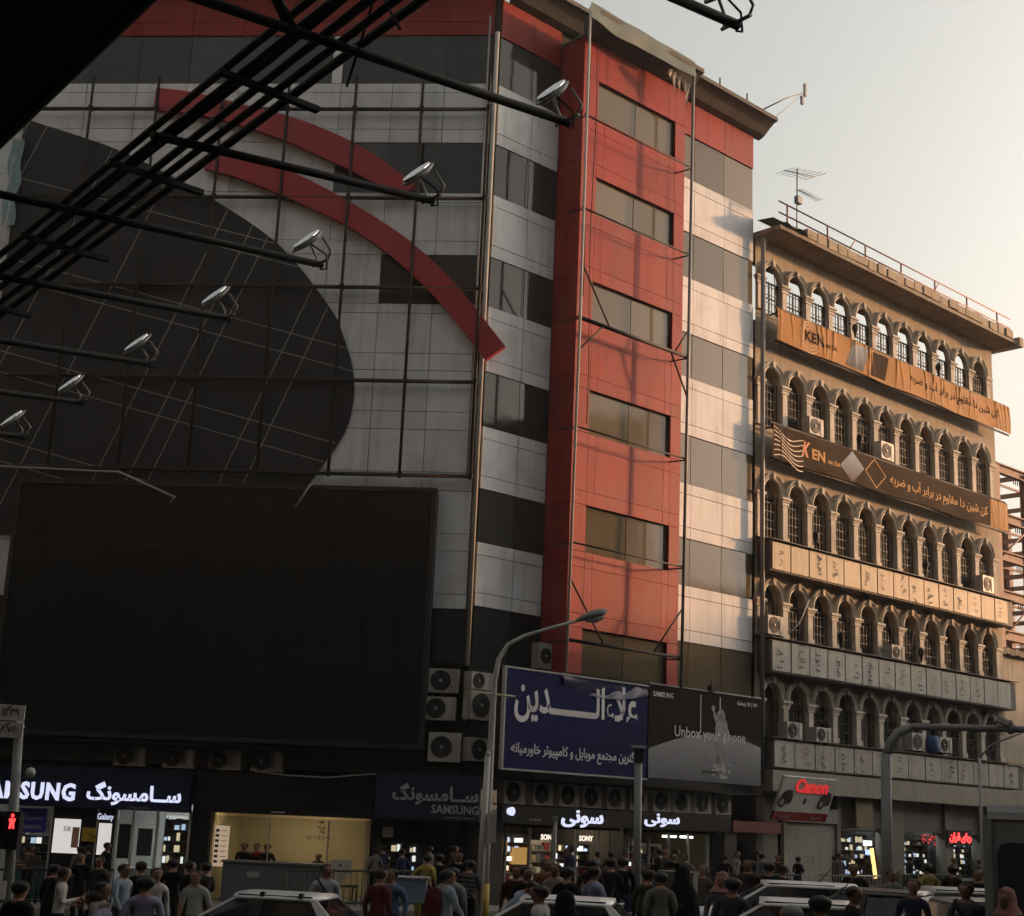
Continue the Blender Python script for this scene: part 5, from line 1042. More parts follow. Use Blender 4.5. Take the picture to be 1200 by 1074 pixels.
def car(x, y, az, pm, label, hatch=False, antenna=False):
    z = gz(x, y); t = thing('parked_car', label, 'car', T(x, y, z) @ RZ(math.pi/2 - az) @ RX(0), 'cars in the street')
    body, roof, rf, rr, zr = CM[hatch]
    part('body', body, pm, t); part('roof', roof, pm, t)
    wf, wr = .98, (-1.5 if not hatch else -1.72)
    key = hatch
    if key not in CARP:
        d = {}; zb, zt = .93, zr - .075
        for s in (1, -1):
            d['A', s] = bar3((wf, .76*s, zb), (rf - .02, .58*s, zt), .09, .07); d['B', s] = bar3((-.12, .79*s, zb), (-.16, .6*s, zt), .085, .07); d['C', s] = bar3((wr + .16, .76*s, zb), (rr + .04, .58*s, zt), .28, .1)
            q1 = [(wf - .07, .785*s, zb), (-.08, .785*s, zb), (-.12, .603*s, zt), (rf - .07, .592*s, zt)]; q2 = [(-.17, .785*s, zb), (wr + .3, .775*s, zb), (rr + .12, .592*s, zt), (-.21, .6*s, zt)]
            d['w1', s] = quad3(*(q1 if s > 0 else q1[::-1])); d['w2', s] = quad3(*(q2 if s > 0 else q2[::-1]))
        d['ws'] = quad3((wf + .03, -.72, zb + .0), (wf + .03, .72, zb), (rf + .03, .55, zt), (rf + .03, -.55, zt)); d['rw'] = quad3((wr, .7, zb + .02), (wr, -.7, zb + .02), (rr - .03, -.54, zt), (rr - .03, .54, zt))
        d['seat'] = multi([(-.2, .02, -.22, .22, .45, 1.08), (-.17, -.05, -.12, .12, 1.1, 1.26), (.03, .5, -.22, .22, .45, .58)])
        CARP[key] = d
    d = CARP[key]
    for s in (1, -1):
        for k in 'ABC': part('pillar', d[k, s], pm if k != 'B' else TRIM, t)
        part('side_window', d['w1', s], CARGL, t); part('side_window', d['w2', s], CARGL, t)
        part('mirror', multi([(.75, .9, .86*s - .09, .86*s + .09, .95, 1.07)]), TRIM, t); part('door_handle', multi([(-.02, .16, .853*s - .012, .853*s + .012, .76, .79), ]), TRIM, t); part('door_handle', multi([(-.98, -.8, .851*s - .012, .851*s + .012, .78, .81), ]), TRIM, t)
        part('headlight', multi([(1.9, 2.1, .5*s - .16, .5*s + .16, .56, .7)]), HL, t); part('tail_light', multi([(-2.13, -2.0, .56*s - .14, .56*s + .14, .66, .84)]), TLM, t)
        for wx in (1.3, -1.28):
            w = part('wheel', tyre(), RUB, t, M=T(wx, .76*s, .3)); part('rim', rim(), RIMM, w, M=RZ(0 if s < 0 else math.pi))
        part('seat', d['seat'], SEAT, t, M=T(.1, .36*s, 0)); part('seat', d['seat'], SEAT, t, M=T(-.75, .36*s, 0))
    part('windscreen', d['ws'], CARGL, t); part('wiper', tube([(wf + .06, .3, .95), (wf - .2, -.1, 1.1)], .012, 5), TRIM, t); part('wiper', tube([(wf + .06, -.15, .95), (wf - .2, -.5, 1.1)], .012, 5), TRIM, t)
    for s in (1, -1):
        for sx in (.86, -.12, -1.12): part('door_seam', box(.012, .006, .52), TRIM, t, M=T(sx, .851*s, .66))
        part('side_moulding', box(2.6, .02, .05), TRIM, t, M=T(-.1, .858*s, .58)); part('roof_gutter', box(1.15, .014, .018), TRIM, t, M=T(-.35, .575*s, zr - .025)); part('rear_window', d['rw'], CARGL, t)
    part('bumper', multi([(2.08, 2.22, -.66, .66, .34, .52)]), TRIM, t); part('bumper', multi([(-2.22, -2.08, -.66, .66, .36, .54)]), TRIM, t)
    part('number_plate', multi([(-2.235, -2.221, -.25, .25, .4, .5)]), LETW, t); part('number_plate', multi([(2.221, 2.235, -.25, .25, .38, .48)]), LETW, t)
    part('dashboard', multi([(.62, .95, -.66, .66, .7, .96)]), SEAT, t)
    if antenna: part('aerial', tube([(-.7, 0, 1.41), (-1.0, 0, 1.75)], .008, 5), TRIM, t)
    return t
def tyre():
    if 'tyre' not in _C: _C['tyre'] = disc(.3, -.1, .1, 22)
    return _C['tyre']
def rim():
    if 'rim' not in _C: _C['rim'] = disc(.19, -.115, -.101, 14)
    return _C['rim']
WHT = paint('white', (.78, .78, .77)); SIL = paint('silver', (.42, .42, .41)); DGR = paint('dark grey', (.06, .062, .065)); CRM = paint('cream white', (.74, .73, .69))
ca = car(-3.5, 23.6, R_(-80), paint('silver white', (.6, .6, .58)), 'silver saloon with roof clips at the lower left, nearest the amber shop')
for s in (1, -1):
    for x in (-.15, -.75): part('roof_clip', box(.06, .1, .07), TRIM, ca, M=T(x, .56*s, 1.41))
car(.75, 22.3, R_(-82), WHT, 'white saloon at the bottom centre behind two near pedestrians')
car(5.2, 27.9, R_(-84), WHT, 'white hatchback behind another white car at lower right', True, True)
car(4.05, 21.6, R_(-80), CRM, 'white saloon nearest the bottom edge right of centre', False, True)
car(6.3, 26.0, R_(-62), DGR, 'dark grey saloon with a reflecting windscreen between white cars')
car(8.1, 28.2, R_(-100), SIL, 'silver saloon farther back behind the man with a shoulder strap')
car(7.2, 23.4, R_(-100), SIL, 'silver saloon just behind the man with a shoulder strap')
# bus at the right edge
BUSW = mat('bus panel', (.22, .225, .22), .45, streak=.2); BUSG = glass('bus glass', (.012, .016, .03), 0, .06)
bu = thing('city_bus', 'grey bus with a big dark blue rounded window at the right edge', 'bus', T(7.2, 21.6, .3))
FB = frame(7.0, 21.6, R_(112)) @ T(0, 0, .3)
part('body', loft([[(x, y*1.0, z) for y, z in ((0, .3), (-.0, 2.45), (.06, 2.6), (.18, 2.7), (2.3, 2.72), (2.44, 2.6), (2.5, 2.4), (2.5, .3), (0, .3))] for x in (0, .04, 9)], True, False), BUSW, bu, FB)
rc = []
for cx, cz, a0 in ((.28, .95, 180), (3.9, .95, 270), (3.9, 2.02, 0), (.28, 2.02, 90)):
    for k in range(5): a = R_(a0 + 22.5*k); rc.append((cx + .16*math.cos(a), cz + .16*math.sin(a)))
part('window', prism(rc, -.02, -.001), BUSG, bu, FB); part('window', prism([(x + 4.2, z) for x, z in rc], -.02, -.001), BUSG, bu, FB)
pbox('roof_strip', FB, (.02, 9, -.03, .02, 2.5, 2.56), mat('bus strip', (.5, .5, .48), .4), bu); pbox('corner_post', FB, (-.06, .06, -.06, .04, .3, 2.5), BUSW, bu); pbox('front_glass', FB, (-.03, -.001, .3, 2.2, 1.0, 2.4), BUSG, bu)
part('route_notice', box(.02, .2, .4), mat('notice olive', (.2, .19, .08), .6), bu, FB @ T(-.045, .13, 2.0))
for x in (1.6, 6.5): part('wheel', disc(.45, -.02, .2, 20), RUB, bu, FB @ T(x, 0, .18))
# delivery motorbike with a big box
def motorbike(x, y, az, label, bxm=None):
    t = thing('motorbike', label, 'motorbike', T(x, y, gz(x, y)) @ RZ(math.pi/2 - az), 'motorbikes among the crowd')
    for wx in (.62, -.6): w = part('wheel', disc(.3, -.05, .05, 20), RUB, t, M=T(wx, 0, .3)); part('rim', disc(.2, -.056, -.051, 14), RIMM, w)
    part('frame', tube([(-.6, .0, .3), (-.25, 0, .55), (.2, 0, .5), (.45, 0, .9), (.62, 0, .3)], .035, 7), STEEL, t); part('engine', box(.36, .24, .3), RIMM, t, M=T(.02, 0, .4))
    part('tank', loft([[(xx, w*math.cos(a), .78 + h*math.sin(a)) for a in [2*math.pi*k/10 for k in range(11)]] for xx, w, h in ((-.05, .06, .06), (.1, .14, .12), (.3, .13, .12), (.42, .05, .05))]), paint('dark red', (.12, .02, .02)), t)
    part('saddle', loft([[(xx, w*math.cos(a), .78 + h*math.sin(a)) for a in [2*math.pi*k/10 for k in range(11)]] for xx, w, h in ((-.7, .1, .04), (-.4, .13, .06), (-.1, .1, .06))]), SEAT, t)
    part('handlebar', tube([(.3, -.36, 1.02), (.42, -.2, 1.0), (.45, 0, .96), (.42, .2, 1.0), (.3, .36, 1.02)], .02, 7), RIMM, t); part('headlight', disc(.09, -.06, .06, 12), HL, t, M=T(.58, 0, .88) @ RZ(math.pi/2)); part('windshield', quad3((.55, -.16, .95), (.55, .16, .95), (.42, .13, 1.3), (.42, -.13, 1.3)), CARGL, t)
    if bxm:
        b = part('delivery_box', box(.62, .66, .72), bxm, t, M=T(-.72, 0, 1.22)); part('box_lid', box(.66, .7, .06), bxm, b, M=T(0, 0, .392)); part('box_mark', box(.2, .01, .2), LETG, b, M=T(0, -.336, .05))
    return t
BXM = mat('delivery box', (.10, .105, .095), .6, var=.3, scale=4)
motorbike(2.55, 27.2, R_(-75), 'motorbike carrying a large grey delivery box', BXM); motorbike(3.15, 22.3, R_(-70), 'motorbike with a pale screen in front of the white hatchback'); motorbike(-5.0, 20.6, R_(-75), 'motorbike ridden by the lilac-shirted man at lower left'); motorbike(-4.0, 27.5, R_(-85), 'motorbike parked before the amber shop')
# ------------------------------------------------------------------ people
def body_mesh(pose):
    """one continuous skinned figure 1.72 m tall facing -y; slots: skin, top, trousers, shoes, forearm"""
    lean = pose.get('lean', 0.0); sit = pose.get('sit', False); tw = pose.get('step', 0.0)
    def L_(p):                                        # lean the upper body about the hip
        x, y, z = p; h = z - .95
        return (x, y * math.cos(lean) - h * math.sin(lean), .95 + h * math.cos(lean) + y * math.sin(lean)) if h > 0 else p
    J = {'pelvis': ((0, 0, .95), (.15, .11)), 'waist': ((0, 0, 1.1), (.14, .1)), 'chest': ((0, -.01, 1.3), (.165, .112)), 'collar': ((0, .0, 1.39), (.12, .09)), 'neck': ((0, -.004, 1.475), (.056, .058)),
         'jaw': ((0, -.034, 1.53), (.07, .08)), 'head': ((0, -.016, 1.61), (.108, .128)), 'crown': ((0, -.002, 1.675), (.1, .118))}
    al = pose.get('arm_l', ((.235, .04, 1.16), (.25, -.05, .93))); ar = pose.get('arm_r', ((-.235, .04, 1.16), (-.25, -.05, .93)))
    for s, n, a in ((1, 'l', al), (-1, 'r', ar)):
        J['sh' + n] = ((.18*s, .0, 1.365), (.072, .07)); J['el' + n] = (a[0], (.046, .046)); J['wr' + n] = (a[1], (.031, .03))
        e, w = Vector(a[0]), Vector(a[1]); d = (w - e).normalized(); J['ha' + n] = (tuple(w + d*.08), (.036, .022))
        st = tw * s
        if sit: J['hip' + n] = ((.1*s, -.02, .92), (.1, .1)); J['kn' + n] = ((.17*s, -.42, .82), (.072, .072)); J['an' + n] = ((.17*s, -.3, .42), (.045, .045)); J['to' + n] = ((.17*s, -.44, .37), (.04, .035))
        else: J['hip' + n] = ((.09*s, 0, .87), (.1, .1)); J['kn' + n] = ((.1*s, -.03 - st*.6, .49), (.068, .07)); J['an' + n] = ((.1*s, .03 - st*.9, .09), (.045, .05)); J['to' + n] = ((.11*s, -.13 - st*.9, .045), (.042, .035))
    E = [('pelvis', 'waist', 1), ('waist', 'chest', 1), ('chest', 'collar', 1), ('collar', 'neck', 0), ('neck', 'jaw', 0), ('jaw', 'head', 0), ('head', 'crown', 0)]
    for n in 'lr': E += [('collar', 'sh' + n, 1), ('sh' + n, 'el' + n, 1), ('el' + n, 'wr' + n, 4), ('wr' + n, 'ha' + n, 0), ('pelvis', 'hip' + n, 2), ('hip' + n, 'kn' + n, 2), ('kn' + n, 'an' + n, 2), ('an' + n, 'to' + n, 3)]
    names = list(J); up = set(k for k in names if not k[:2] in ('hi', 'kn', 'an', 'to'))
    P = {k: Vector(L_(J[k][0]) if k in up else J[k][0]) for k in names}
    me = bpy.data.meshes.new('body'); me.from_pydata([P[k] for k in names], [(names.index(a), names.index(b)) for a, b, _ in E], [])
    o = bpy.data.objects.new('body_source', me); col.objects.link(o)
    o.modifiers.new('skin', 'SKIN'); sv = me.skin_vertices[0].data if me.skin_vertices else None
    for i, k in enumerate(names): sv[i].radius = J[k][1]; sv[i].use_root = (k == 'pelvis')
    sb = o.modifiers.new('sub', 'SUBSURF'); sb.levels = 2; sb.render_levels = 2
    bpy.context.view_layer.update()
    out = bpy.data.meshes.new_from_object(o.evaluated_get(bpy.context.evaluated_depsgraph_get()))
    bpy.data.objects.remove(o); bpy.data.meshes.remove(me)
    bm = bmesh.new(); bm.from_mesh(out); segs = [(P[a], P[b], m, b) for a, b, m in E]
    for f in bm.faces:
        c = f.calc_center_median(); best = None
        for a, b, m, bn in segs:
            ab = b - a; t = max(0, min(1, (c - a).dot(ab) / ab.length_squared)); d = (a + ab*t - c).length
            if best is None or d < best[0]: best = (d, m, t, bn)
        f.material_index = 1 if (best[3] == 'neck' and best[2] < .55) else best[1]; f.smooth = True
    # fingers, thumb, nose, ears appended into the same mesh
    def add(me2, idx):
        bm2 = bmesh.new(); bm2.from_mesh(me2); mp = {v: bm.verts.new(v.co) for v in bm2.verts}
        for f in bm2.faces:
            try: nf = bm.faces.new([mp[v] for v in f.verts]); nf.material_index = idx; nf.smooth = True
            except ValueError: pass
        bm2.free(); bpy.data.meshes.remove(me2)
    for n, s in (('l', 1), ('r', -1)):
        h, w = P['ha' + n], P['wr' + n]; d = (h - w).normalized(); side = d.cross(Vector((s, 0, .2))).normalized()
        for q, ln in enumerate((.075, .085, .08, .06)):
            b0 = h + side*(.024 - .016*q) + d*.015; curl = Vector((-s*.02, -.01, 0))
            add(tube([b0, b0 + d*ln*.5 + curl*.3, b0 + d*ln*.9 + curl*1.2], [.009, .008, .006], 5), 0)
        add(tube([w + d*.03 + side*.02, w + d*.06 + side*.05, w + d*.1 + side*.055], [.011, .009, .007], 5), 0)
    hp = P['head']; ax = (P['crown'] - P['neck']).normalized(); fw = Vector((0, -math.cos(lean), -math.sin(lean)))
    if lean == 0: fw = Vector((0, -1, 0))
    fd = max((v.co - hp).dot(fw) for v in bm.verts if abs((v.co - hp).dot(ax)) < .03 and (v.co - hp).length < .16); hw_ = max(abs(v.co.x - hp.x) for v in bm.verts if abs((v.co - hp).dot(ax)) < .03 and (v.co - hp).length < .16)
    add(tube([hp + fw*(fd - .008) + ax*.005, hp + fw*(fd + .018) - ax*.024, hp + fw*(fd - .008) - ax*.036], [.006, .014, .01], 6), 0)
    for s in (1, -1):
        add(tube([hp + Vector((s*(hw_ - .004), 0, 0)) - fw*.01 + ax*.012, hp + Vector((s*(hw_ + .01), 0, 0)) - fw*.018, hp + Vector((s*(hw_ - .004), 0, 0)) - fw*.01 - ax*.03], [.008, .014, .006], 6), 0)
        add(tube([hp + Vector((s*.03, 0, 0)) + fw*(fd - .012), hp + Vector((s*.03, 0, 0)) + fw*(fd - .003)], [.011, .007], 6), 3)
    add(tube([hp + Vector((-.022, 0, 0)) + fw*(fd - .01) - ax*.06, hp + fw*(fd - .004) - ax*.061, hp + Vector((.022, 0, 0)) + fw*(fd - .01) - ax*.06], [.004, .006, .004], 5), 3)
    for _ in range(5): out.materials.append(None)
    bm.to_mesh(out); bm.free()
    # hair cap
    vs, fs = [], []; M_, N_ = 16, 8
    hv = [v.co for v in out.vertices if (v.co - hp).dot(ax) > -.02 and (v.co - hp).length < .16]
    C0 = hp + ax*.02 - fw*.008; HR = (max(abs(v.x - hp.x) for v in hv) + .004, max(-(v - C0).dot(fw) for v in hv) + .004, max((v - C0).dot(ax) for v in hv) + .03)
    for i in range(N_ + 1):
        b = math.pi * (.62 + .1*max(0, -math.cos(2*math.pi*0))) * i / N_
        for k in range(M_):
            a = 2*math.pi*k/M_; ca = math.cos(a); front = max(0, ca); bb = b * (1 - .36*front**.5 + .16*max(0, -ca))
            r = (HR[0], HR[1], HR[2]); jit = (1 + .02*math.sin(k*5.1 + i*3.3)) * (1 - .07*max(0, (i - 6)/2)**2)
            v = Vector((r[0]*math.sin(bb)*math.sin(a)*jit, 0, 0)) + fw*(r[1]*(.98 if ca > 0 else 1)*math.sin(bb)*math.cos(a)*jit) + ax*((r[2] if bb < math.pi/2 else .15)*math.cos(bb)*jit)
            vs.append(C0 + v)
    for i in range(N_):
        for k in range(M_): fs.append((i*M_+k, i*M_+(k+1) % M_, (i+1)*M_+(k+1) % M_, (i+1)*M_+k))
    bm = bmesh.new(); hm = raw(vs, fs, smooth=True); bm.from_mesh(hm); bmesh.ops.remove_doubles(bm, verts=bm.verts, dist=1e-4); bmesh.ops.recalc_face_normals(bm, faces=bm.faces); bm.to_mesh(hm); bm.free()
    return out, hm, P
POSES = {
    'stand': {}, 'walk': {'step': .22, 'arm_l': ((.24, .1, 1.17), (.26, .05, .94)), 'arm_r': ((-.24, -.06, 1.17), (-.25, -.2, .97))},
    'phone': {'arm_r': ((-.24, .0, 1.16), (-.1, -.24, 1.22)), 'arm_l': ((.235, .03, 1.15), (.12, -.2, 1.12))},
    'ride': {'lean': .35, 'sit': True, 'arm_l': ((.3, -.2, 1.25), (.34, -.45, 1.22)), 'arm_r': ((-.3, -.2, 1.25), (-.34, -.45, 1.22))},
    'bend': {'lean': .75, 'arm_l': ((.24, -.12, 1.2), (.22, -.3, 1.05)), 'arm_r': ((-.24, -.12, 1.2), (-.22, -.3, 1.05))},
    'hip': {'arm_l': ((.34, .08, 1.2), (.2, .0, 1.02)), 'arm_r': ((-.235, .04, 1.16), (-.25, -.05, .93))}}
BODY = {k: body_mesh(v) for k, v in POSES.items()}
SKIN = mat('skin', (.22, .125, .082), .55, var=.1); HAIR = mat('dark hair', (.012, .010, .009), .6); HGREY = mat('grey hair', (.16, .155, .15), .7); SHOE = mat('shoe', (.02, .018, .016), .6)
CL = {}
def cloth(c):
    k = tuple(c)
    if k not in CL: CL[k] = mat('cloth %.3f %.3f %.3f' % k, tuple(q*.75 for q in c), .9, var=.4, scale=4, bump=.12, spec=.08)
    return CL[k]
def person(x, y, face, pose, top, legs, label, sleeve=True, hair=HAIR, h=1.72, extra=None, z=None):
    """face: heading the figure looks towards, radians clockwise from +y"""
    me, hm, P = BODY[pose]; s = h / 1.72; zz = gz(x, y) if z is None else z
    t = thing('person', label, 'person', T(x, y, zz) @ RZ(math.pi - face) @ RX(rnd.uniform(-.02, .07)) @ RY(rnd.uniform(-.04, .04)) @ Matrix.Diagonal((s*rnd.uniform(.92, 1.12), s*rnd.uniform(.95, 1.2), s, 1)), 'people in the street')
    b = part('body', me, None, t)
    for i, m in enumerate((SKIN, cloth(top), cloth(legs), SHOE, cloth(top) if sleeve else SKIN)):
        b.material_slots[i].link = 'OBJECT'; b.material_slots[i].material = m
    if extra != 'chador' and extra != 'scarf': part('hair', hm, hair, t)
    if extra in ('chador', 'scarf'):
        hp = P['head']; secs = []
        prof = [(.02, .02, 1.755), (.085, .1, 1.72), (.11, .125, 1.63), (.115, .13, 1.53), (.19, .15, 1.44), (.26, .2, 1.3), (.29, .23, 1.05), (.31, .26, .7), (.33, .3, .25), (.34, .31, .08)]
        if extra == 'scarf': prof = prof[:5]
        for i, (rx, ry, zc) in enumerate(prof):
            ring_ = []
            for k in range(17):
                a = 2*math.pi*k/16; f = max(0, math.cos(a)); cut = .55*f**6 if 1.5 < zc < 1.69 else 0
                w = 1 + .04*math.sin(k*3 + i*.6)*(zc < 1.4)
                ring_.append((rx*w*math.sin(a), -ry*w*math.cos(a)*(1 - cut) + .005, zc))
            secs.append(ring_)
        part('chador' if extra == 'chador' else 'headscarf', loft(secs, False), cloth((.012, .012, .013)) if extra == 'chador' else cloth((.45, .22, .2)), t)
    if extra == 'strap':
        part('shoulder_strap', tube([(-.15, -.06, 1.44), (-.05, -.125, 1.3), (.1, -.115, 1.1), (.17, -.03, .98), (.12, .09, 1.1), (-.06, .12, 1.32), (-.15, .04, 1.45), (-.15, -.06, 1.44)], .02, 5), cloth((.02, .02, .022)), t); part('bag', box(.1, .26, .2), cloth((.03, .03, .03)), t, M=T(.22, .0, .93))
    if extra == 'pack': part('backpack', loft([[(w*math.cos(a), .17 + d*math.sin(a), zc) for a in [2*math.pi*k/12 for k in range(13)]] for zc, w, d in ((.98, .1, .06), (1.02, .16, .1), (1.2, .17, .11), (1.38, .14, .09), (1.43, .07, .05))]), cloth((.10, .02, .025)), t)
    if extra == 'stripes':
        for k in range(6): zc = .98 + k*.08; part('shirt_stripe', loft([[(rx*math.cos(a), -.01 + ry*math.sin(a), zz_) for a in [2*math.pi*q/16 for q in range(17)]] for rx, ry, zz_ in ((.158 + .003*k, .122, zc), (.159 + .003*k, .123, zc + .032))], False), cloth((.2, .2, .2)), t)
    if extra == 'bag': part('carrier_bag', loft([[(w*math.cos(a) + .3, d*math.sin(a) - .08, zc) for a in [2*math.pi*k/10 for k in range(11)]] for zc, w, d in ((.42, .1, .05), (.46, .15, .09), (.64, .14, .07), (.8, .05, .02), (.88, .02, .01))]), cloth((.4, .38, .32)), t)
    return t
W_ = (.55, .54, .52); K_ = (.009, .009, .010); N_ = (.03, .04, .09); J_ = (.06, .085, .13); G_ = (.14, .14, .135); LB = (.32, .40, .47); LI = (.30, .29, .42); D_ = (.018, .016, .015); BR = (.09, .06, .04)
PP = [
 (-6.16, 20.0, 20, 'stand', K_, K_, 'man in black with his back turned at the lower left corner', True, None),
 (-7.12, 25.2, 70, 'phone', W_, K_, 'man in a white shirt behind the lilac-shirted rider', True, None),
 (-5.02, 20.55, 285, 'ride', LI, N_, 'motorbike rider in a lilac shirt leaning forward at lower left', True, None),
 (-9.88, 36.7, 185, 'stand', K_, D_, 'tall man in black below the small yellow notice', True, None),
 (-8.6, 33.4, 200, 'stand', (.05, .045, .04), D_, 'man in dark brown standing under the narrow white light box', True, None),
 (-5.34, 20.6, 100, 'walk', (.22, .21, .2), K_, 'person in a patterned grey top behind the rider', True, 'stripes'),
 (-6.54, 27.1, 120, 'walk', LB, J_, 'man in a light blue shirt and jeans left of the lilac-shirted man', True, None),
 (-6.63, 28.6, 20, 'stand', K_, D_, 'dark-haired man just behind the light blue shirt', True, None),
 (-4.72, 20.9, 350, 'stand', LI, N_, 'man seen from behind in a lilac shirt at lower left', True, None),
 (-5.66, 25.7, 160, 'walk', W_, K_, 'man in an off-white shirt facing the camera beside the lilac shirt', True, None),
 (-4.78, 24.9, 185, 'stand', (.38, .38, .37), K_, 'man in a grey and white T-shirt left of the silver car', False, None),
 (-5.99, 30.0, 60, 'stand', K_, D_, 'man in black behind the grey T-shirt man', True, None),
 (-5.52, 29.4, 300, 'phone', D_, K_, 'dark figure checking a phone before the price board', True, None),
 (-3.04, 27.3, 160, 'stand', (.47, .49, .52), K_, 'man in a pale shirt with a dark shoulder strap behind the silver car', True, 'strap'),
 (-1.84, 24.4, 30, 'stand', (.10, .02, .025), K_, 'woman in dark red right of the silver car', True, 'chador2'),
 (-1.64, 25.0, 200, 'stand', (.10, .15, .26), N_, 'man in blue beside the yellow bollard', True, None),
 (-1.63, 36.3, 20, 'hip', (.42, .33, .10), K_, 'man in a yellow shirt before the corner shop', False, None),
 (-1.30, 36.6, 330, 'stand', K_, K_, 'man in black right behind the yellow shirt', True, None),
 (-.78, 24.0, 60, 'walk', (.30, .36, .42), K_, 'man in pale blue with a dark red backpack', True, 'pack'),
 (-.56, 30.2, 10, 'stand', (.05, .05, .055), K_, 'man in a dark striped polo beside the lamp post', False, 'stripes'),
 (-.92, 37.2, 190, 'stand', K_, D_, 'dark figure at the corner shop door left of the lamp post', True, None),
 (.2, 26.0, 110, 'bend', (.33, .42, .52), K_, 'man in a light blue shirt bending beside the lamp post', True, None),
 (.64, 19.6, 285, 'stand', W_, K_, 'near man in profile with dark hair and a white collar', True, None),
 (.84, 17.3, 340, 'stand', K_, K_, 'near woman in a black chador before the white saloon', True, 'chador'),
 (1.05, 30.3, 180, 'stand', (.28, .12, .06), K_, 'person in rust orange among the crowd behind the white saloon', True, None),
 (1.19, 28.0, 200, 'stand', (.3, .28, .24), K_, 'person in beige beside the rust orange top', True, None),
 (1.25, 25.3, 20, 'stand', K_, K_, 'man in black behind the white saloon roof', True, None),
 (1.70, 25.6, 60, 'walk', (.27, .29, .42), N_, 'man in a blue-lilac shirt left of the delivery box', True, None),
 (2.36, 31.0, 350, 'stand', D_, K_, 'dark man standing behind the delivery box', True, None),
 (2.64, 24.3, 0, 'stand', (.17, .165, .14), K_, 'man seen from behind in a grey-green shirt right of the delivery box', True, None),
 (2.53, 25.6, 30, 'stand', (.06, .055, .035), K_, 'man in dark olive squeezed beside the delivery box', True, None),
 (3.56, 31.0, 20, 'hip', (.10, .14, .22), N_, 'man in a denim blue jacket near the tube lights', True, None),
 (3.16, 25.6, 60, 'stand', K_, K_, 'woman in a long black coat below the tube lights', True, 'chador'),
 (3.53, 23.9, 200, 'stand', (.14, .13, .13), K_, 'woman in a pink headscarf left of the white cars', True, 'scarf'),
 (3.37, 21.8, 20, 'stand', (.07, .07, .075), K_, 'man in a dark grey T-shirt near the pink headscarf', False, None),
 (3.51, 16.2, 10, 'stand', K_, K_, 'large dark-haired head at the bottom edge right of centre', True, None),
 (2.88, 14.4, 300, 'stand', G_, K_, 'grey-haired head at the bottom edge right of centre', True, 'grey'),
 (6.0, 22.0, 200, 'stand', (.035, .04, .075), K_, 'man in a navy T-shirt facing the camera at lower right', False, None),
 (6.95, 22.6, 215, 'walk', (.11, .11, .11), K_, 'man in a grey and black shirt with a bag strap at lower right', False, 'strap'),
 (9.8, 34.3, 350, 'stand', (.40, .32, .08), K_, 'person in yellow looking into the glittering shop', False, None),
 (10.56, 35.2, 40, 'phone', D_, K_, 'dark person below the red neon sign', True, None),
 (7.7, 29.4, 180, 'stand', (.20, .2, .19), K_, 'person in grey beside the gantry post', True, None),
 (6.3, 18.6, 230, 'stand', (.40, .38, .35), K_, 'woman in a pale top at the lower right corner before the bus', True, 'scarf'),
 (5.32, 29.3, 20, 'stand', K_, K_, 'man in black behind the white hatchback roof, leftmost of two', True, None),
 (5.6, 29.6, 330, 'stand', D_, K_, 'man in black behind the white hatchback roof, rightmost of two', True, None),
 (4.6, 19.8, 120, 'stand', D_, K_, 'dark man carrying a pale bag right of the near dark head', True, 'bag'),
 (7.26, 30.6, 190, 'phone', D_, K_, 'dark figures at the phone shop window beside the orange tube', True, None),
 (5.12, 30.5, 200, 'stand', (.06, .05, .05), K_, 'woman in dark brown under the faded red awning', True, 'scarf2'),
 (1.87, 30.4, 10, 'stand', D_, K_, 'dark man under the left glowing sign', True, None),
 (2.72, 32.4, 350, 'walk', K_, N_, 'man in black just left of the box-top post', True, None),
 (.39, 28.0, 190, 'stand', (.08, .02, .02), K_, 'man in dark red near the bending man', True, None),
 (.59, 26.9, 160, 'stand', D_, K_, 'dark figure right of the bending man', True, None),
 (3.95, 29.2, 190, 'stand', (.1, .09, .08), K_, 'man in brown between the black coat and the pink headscarf', True, None),
 (-8.31, 28.7, 40, 'stand', D_, K_, 'dark figure behind the signal post', True, None),
 (-6.54, 31.3, 10, 'stand', K_, D_, 'man in black before the bright shelves', True, None),
 (-.77, 25.9, 15, 'stand', (.25, .25, .24), K_, 'person in grey between the backpack and the striped polo', True, None),
 (9.71, 30.7, 190, 'stand', D_, K_, 'dark man at the right end of the neon shop', True, None),
]
for (x, y, f, pose, top, legs, label, sl_, ex) in PP:
    person(x, y, R_(f), pose, top, legs, label, sl_, HGREY if ex == 'grey' else HAIR, 1.72 + rnd.uniform(-.03, .04), {'grey': None, 'chador2': 'chador' if False else None, 'scarf2': None}.get(ex, ex), gz(x, y) - (.12 if pose == 'ride' else 0))
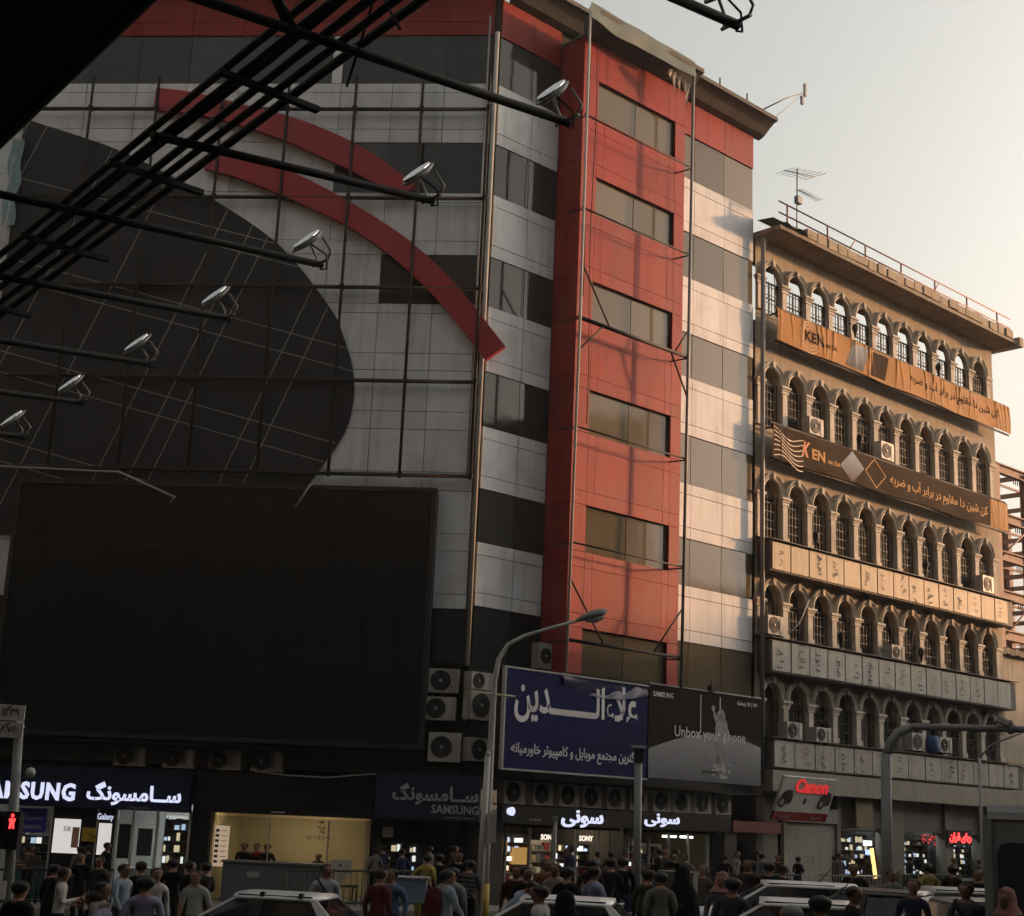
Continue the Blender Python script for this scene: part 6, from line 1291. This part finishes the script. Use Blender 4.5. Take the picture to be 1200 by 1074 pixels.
# the crowd farther back on the pavement: too dim to tell apart
ORD = 'leftmost second third fourth fifth sixth seventh eighth ninth tenth eleventh twelfth thirteenth fourteenth fifteenth sixteenth'.split()
BK = [(FL, -14.5, -9, -2.6, 7, 'dim far pedestrian from the left under the glowing fascia'), (FL, -2.6, .6, -2.2, 5, 'dim far pedestrian from the left outside the corner shop'), (FR, 1.5, 11.5, -3.0, 16, 'dim far pedestrian from the left below the row of air conditioners'), (FR, 12.5, 31, -2.2, 10, 'dim far pedestrian from the left along the arcaded building')]
for F, a, b, yy, n_, lab in BK:
    for k in range(n_):
        p = F @ Vector((a + (b - a) * (k + rnd.uniform(.1, .9)) / n_, yy + rnd.uniform(-.9, 1.3), 0))
        person(p.x, p.y, rnd.uniform(0, 6.28), rnd.choice(['stand', 'walk', 'phone', 'hip', 'stand']), rnd.choice([K_, D_, G_, N_, BR, D_, (.2, .19, .18)]), rnd.choice([K_, N_, D_]), ORD[k] + ' ' + (lab if k else lab.replace(' from the left', '')), rnd.random() < .7, HAIR, rnd.uniform(1.55, 1.75), None, gz(p.x, p.y) + .14)
# customers inside the amber shop
for u, yy, c, lab in ((-6.75, 1.2, D_, 'customer in dark clothes inside the amber shop, leftmost'), (-6.4, 1.5, (.2, .02, .02), 'customer in red inside the amber shop'), (-5.95, 1.0, D_, 'customer in dark clothes inside the amber shop beside the red one'), (-4.6, 2.0, D_, 'head of a customer behind the grey counter in the amber shop')):
    p = FL @ Vector((u, yy, 0)); person(p.x, p.y, R_(190), 'stand', c, K_, lab, True, HAIR, 1.7 if u < -5 else 1.45, None, -.2)
# ------------------------------------------------------------------ unseen blocks round the streets, added and sized to shade fronts and lamp arms
def block(F, w, d, h, label, m, st=3.4):
    t = thing('unseen_block', label, 'building', F); part('wall', multi([(0, w, 0, d, -2, h)]), m, t); part('parapet', multi([(-.15, w + .15, -.25, .2, h + .002, h + .7)]), m, t)
    n = int(w / 3.2)
    for k in range(int((h - 4) / st)):
        for i in range(n): part('window', box(1.7, .1, 1.7), PANE, t, M=T((i + .5) * w / n, -.02, 4.6 + k*st))
    return t
BLKM = mat('city render', (.16, .158, .15), .85, var=.2, scale=.5, streak=.3)
block(frame(58.4, 73.9, R_(227)), 30, 14, 15.2, 'lower rendered block across the side street, unseen, its height set for the shade line on the bay', BLKM)
block(frame(95, 108, R_(227)), 49.9, 14, 17.3, 'plain rendered block across the side street, unseen, its height set to shade the lower floors', BLKM)
block(frame(45, -9, R_(-90)), 110, 14, 42, 'long unseen rendered block added behind the camera to darken the fronts', BLKM)
block(frame(-36, -8, R_(0)), 52, 14, 38, 'unseen rendered block added at left to darken the bay side', BLKM)
block(frame(42, 50, R_(180)), 56, 14, 26, 'unseen rendered block added at right to shade the floodlight arms', BLKM)

# ------------------------------------------------------------------ evening haze over the whole scene
hz = raw(boxv(-310, 310, -210, 410, -14, 45), BF); hm_ = bpy.data.materials.new('haze'); hm_.use_nodes = True; hn = hm_.node_tree.nodes; hn.clear()
ho = hn.new('ShaderNodeOutputMaterial'); hv_ = hn.new('ShaderNodeVolumePrincipled'); hv_.inputs['Color'].default_value = (.93, .9, .86, 1); hv_.inputs['Density'].default_value = 0.0004; hv_.inputs['Anisotropy'].default_value = 0.35
hm_.node_tree.links.new(hv_.outputs[0], ho.inputs['Volume'])
struct('haze', hz, hm_, kind='stuff')
scene.cycles.volume_bounces = 0
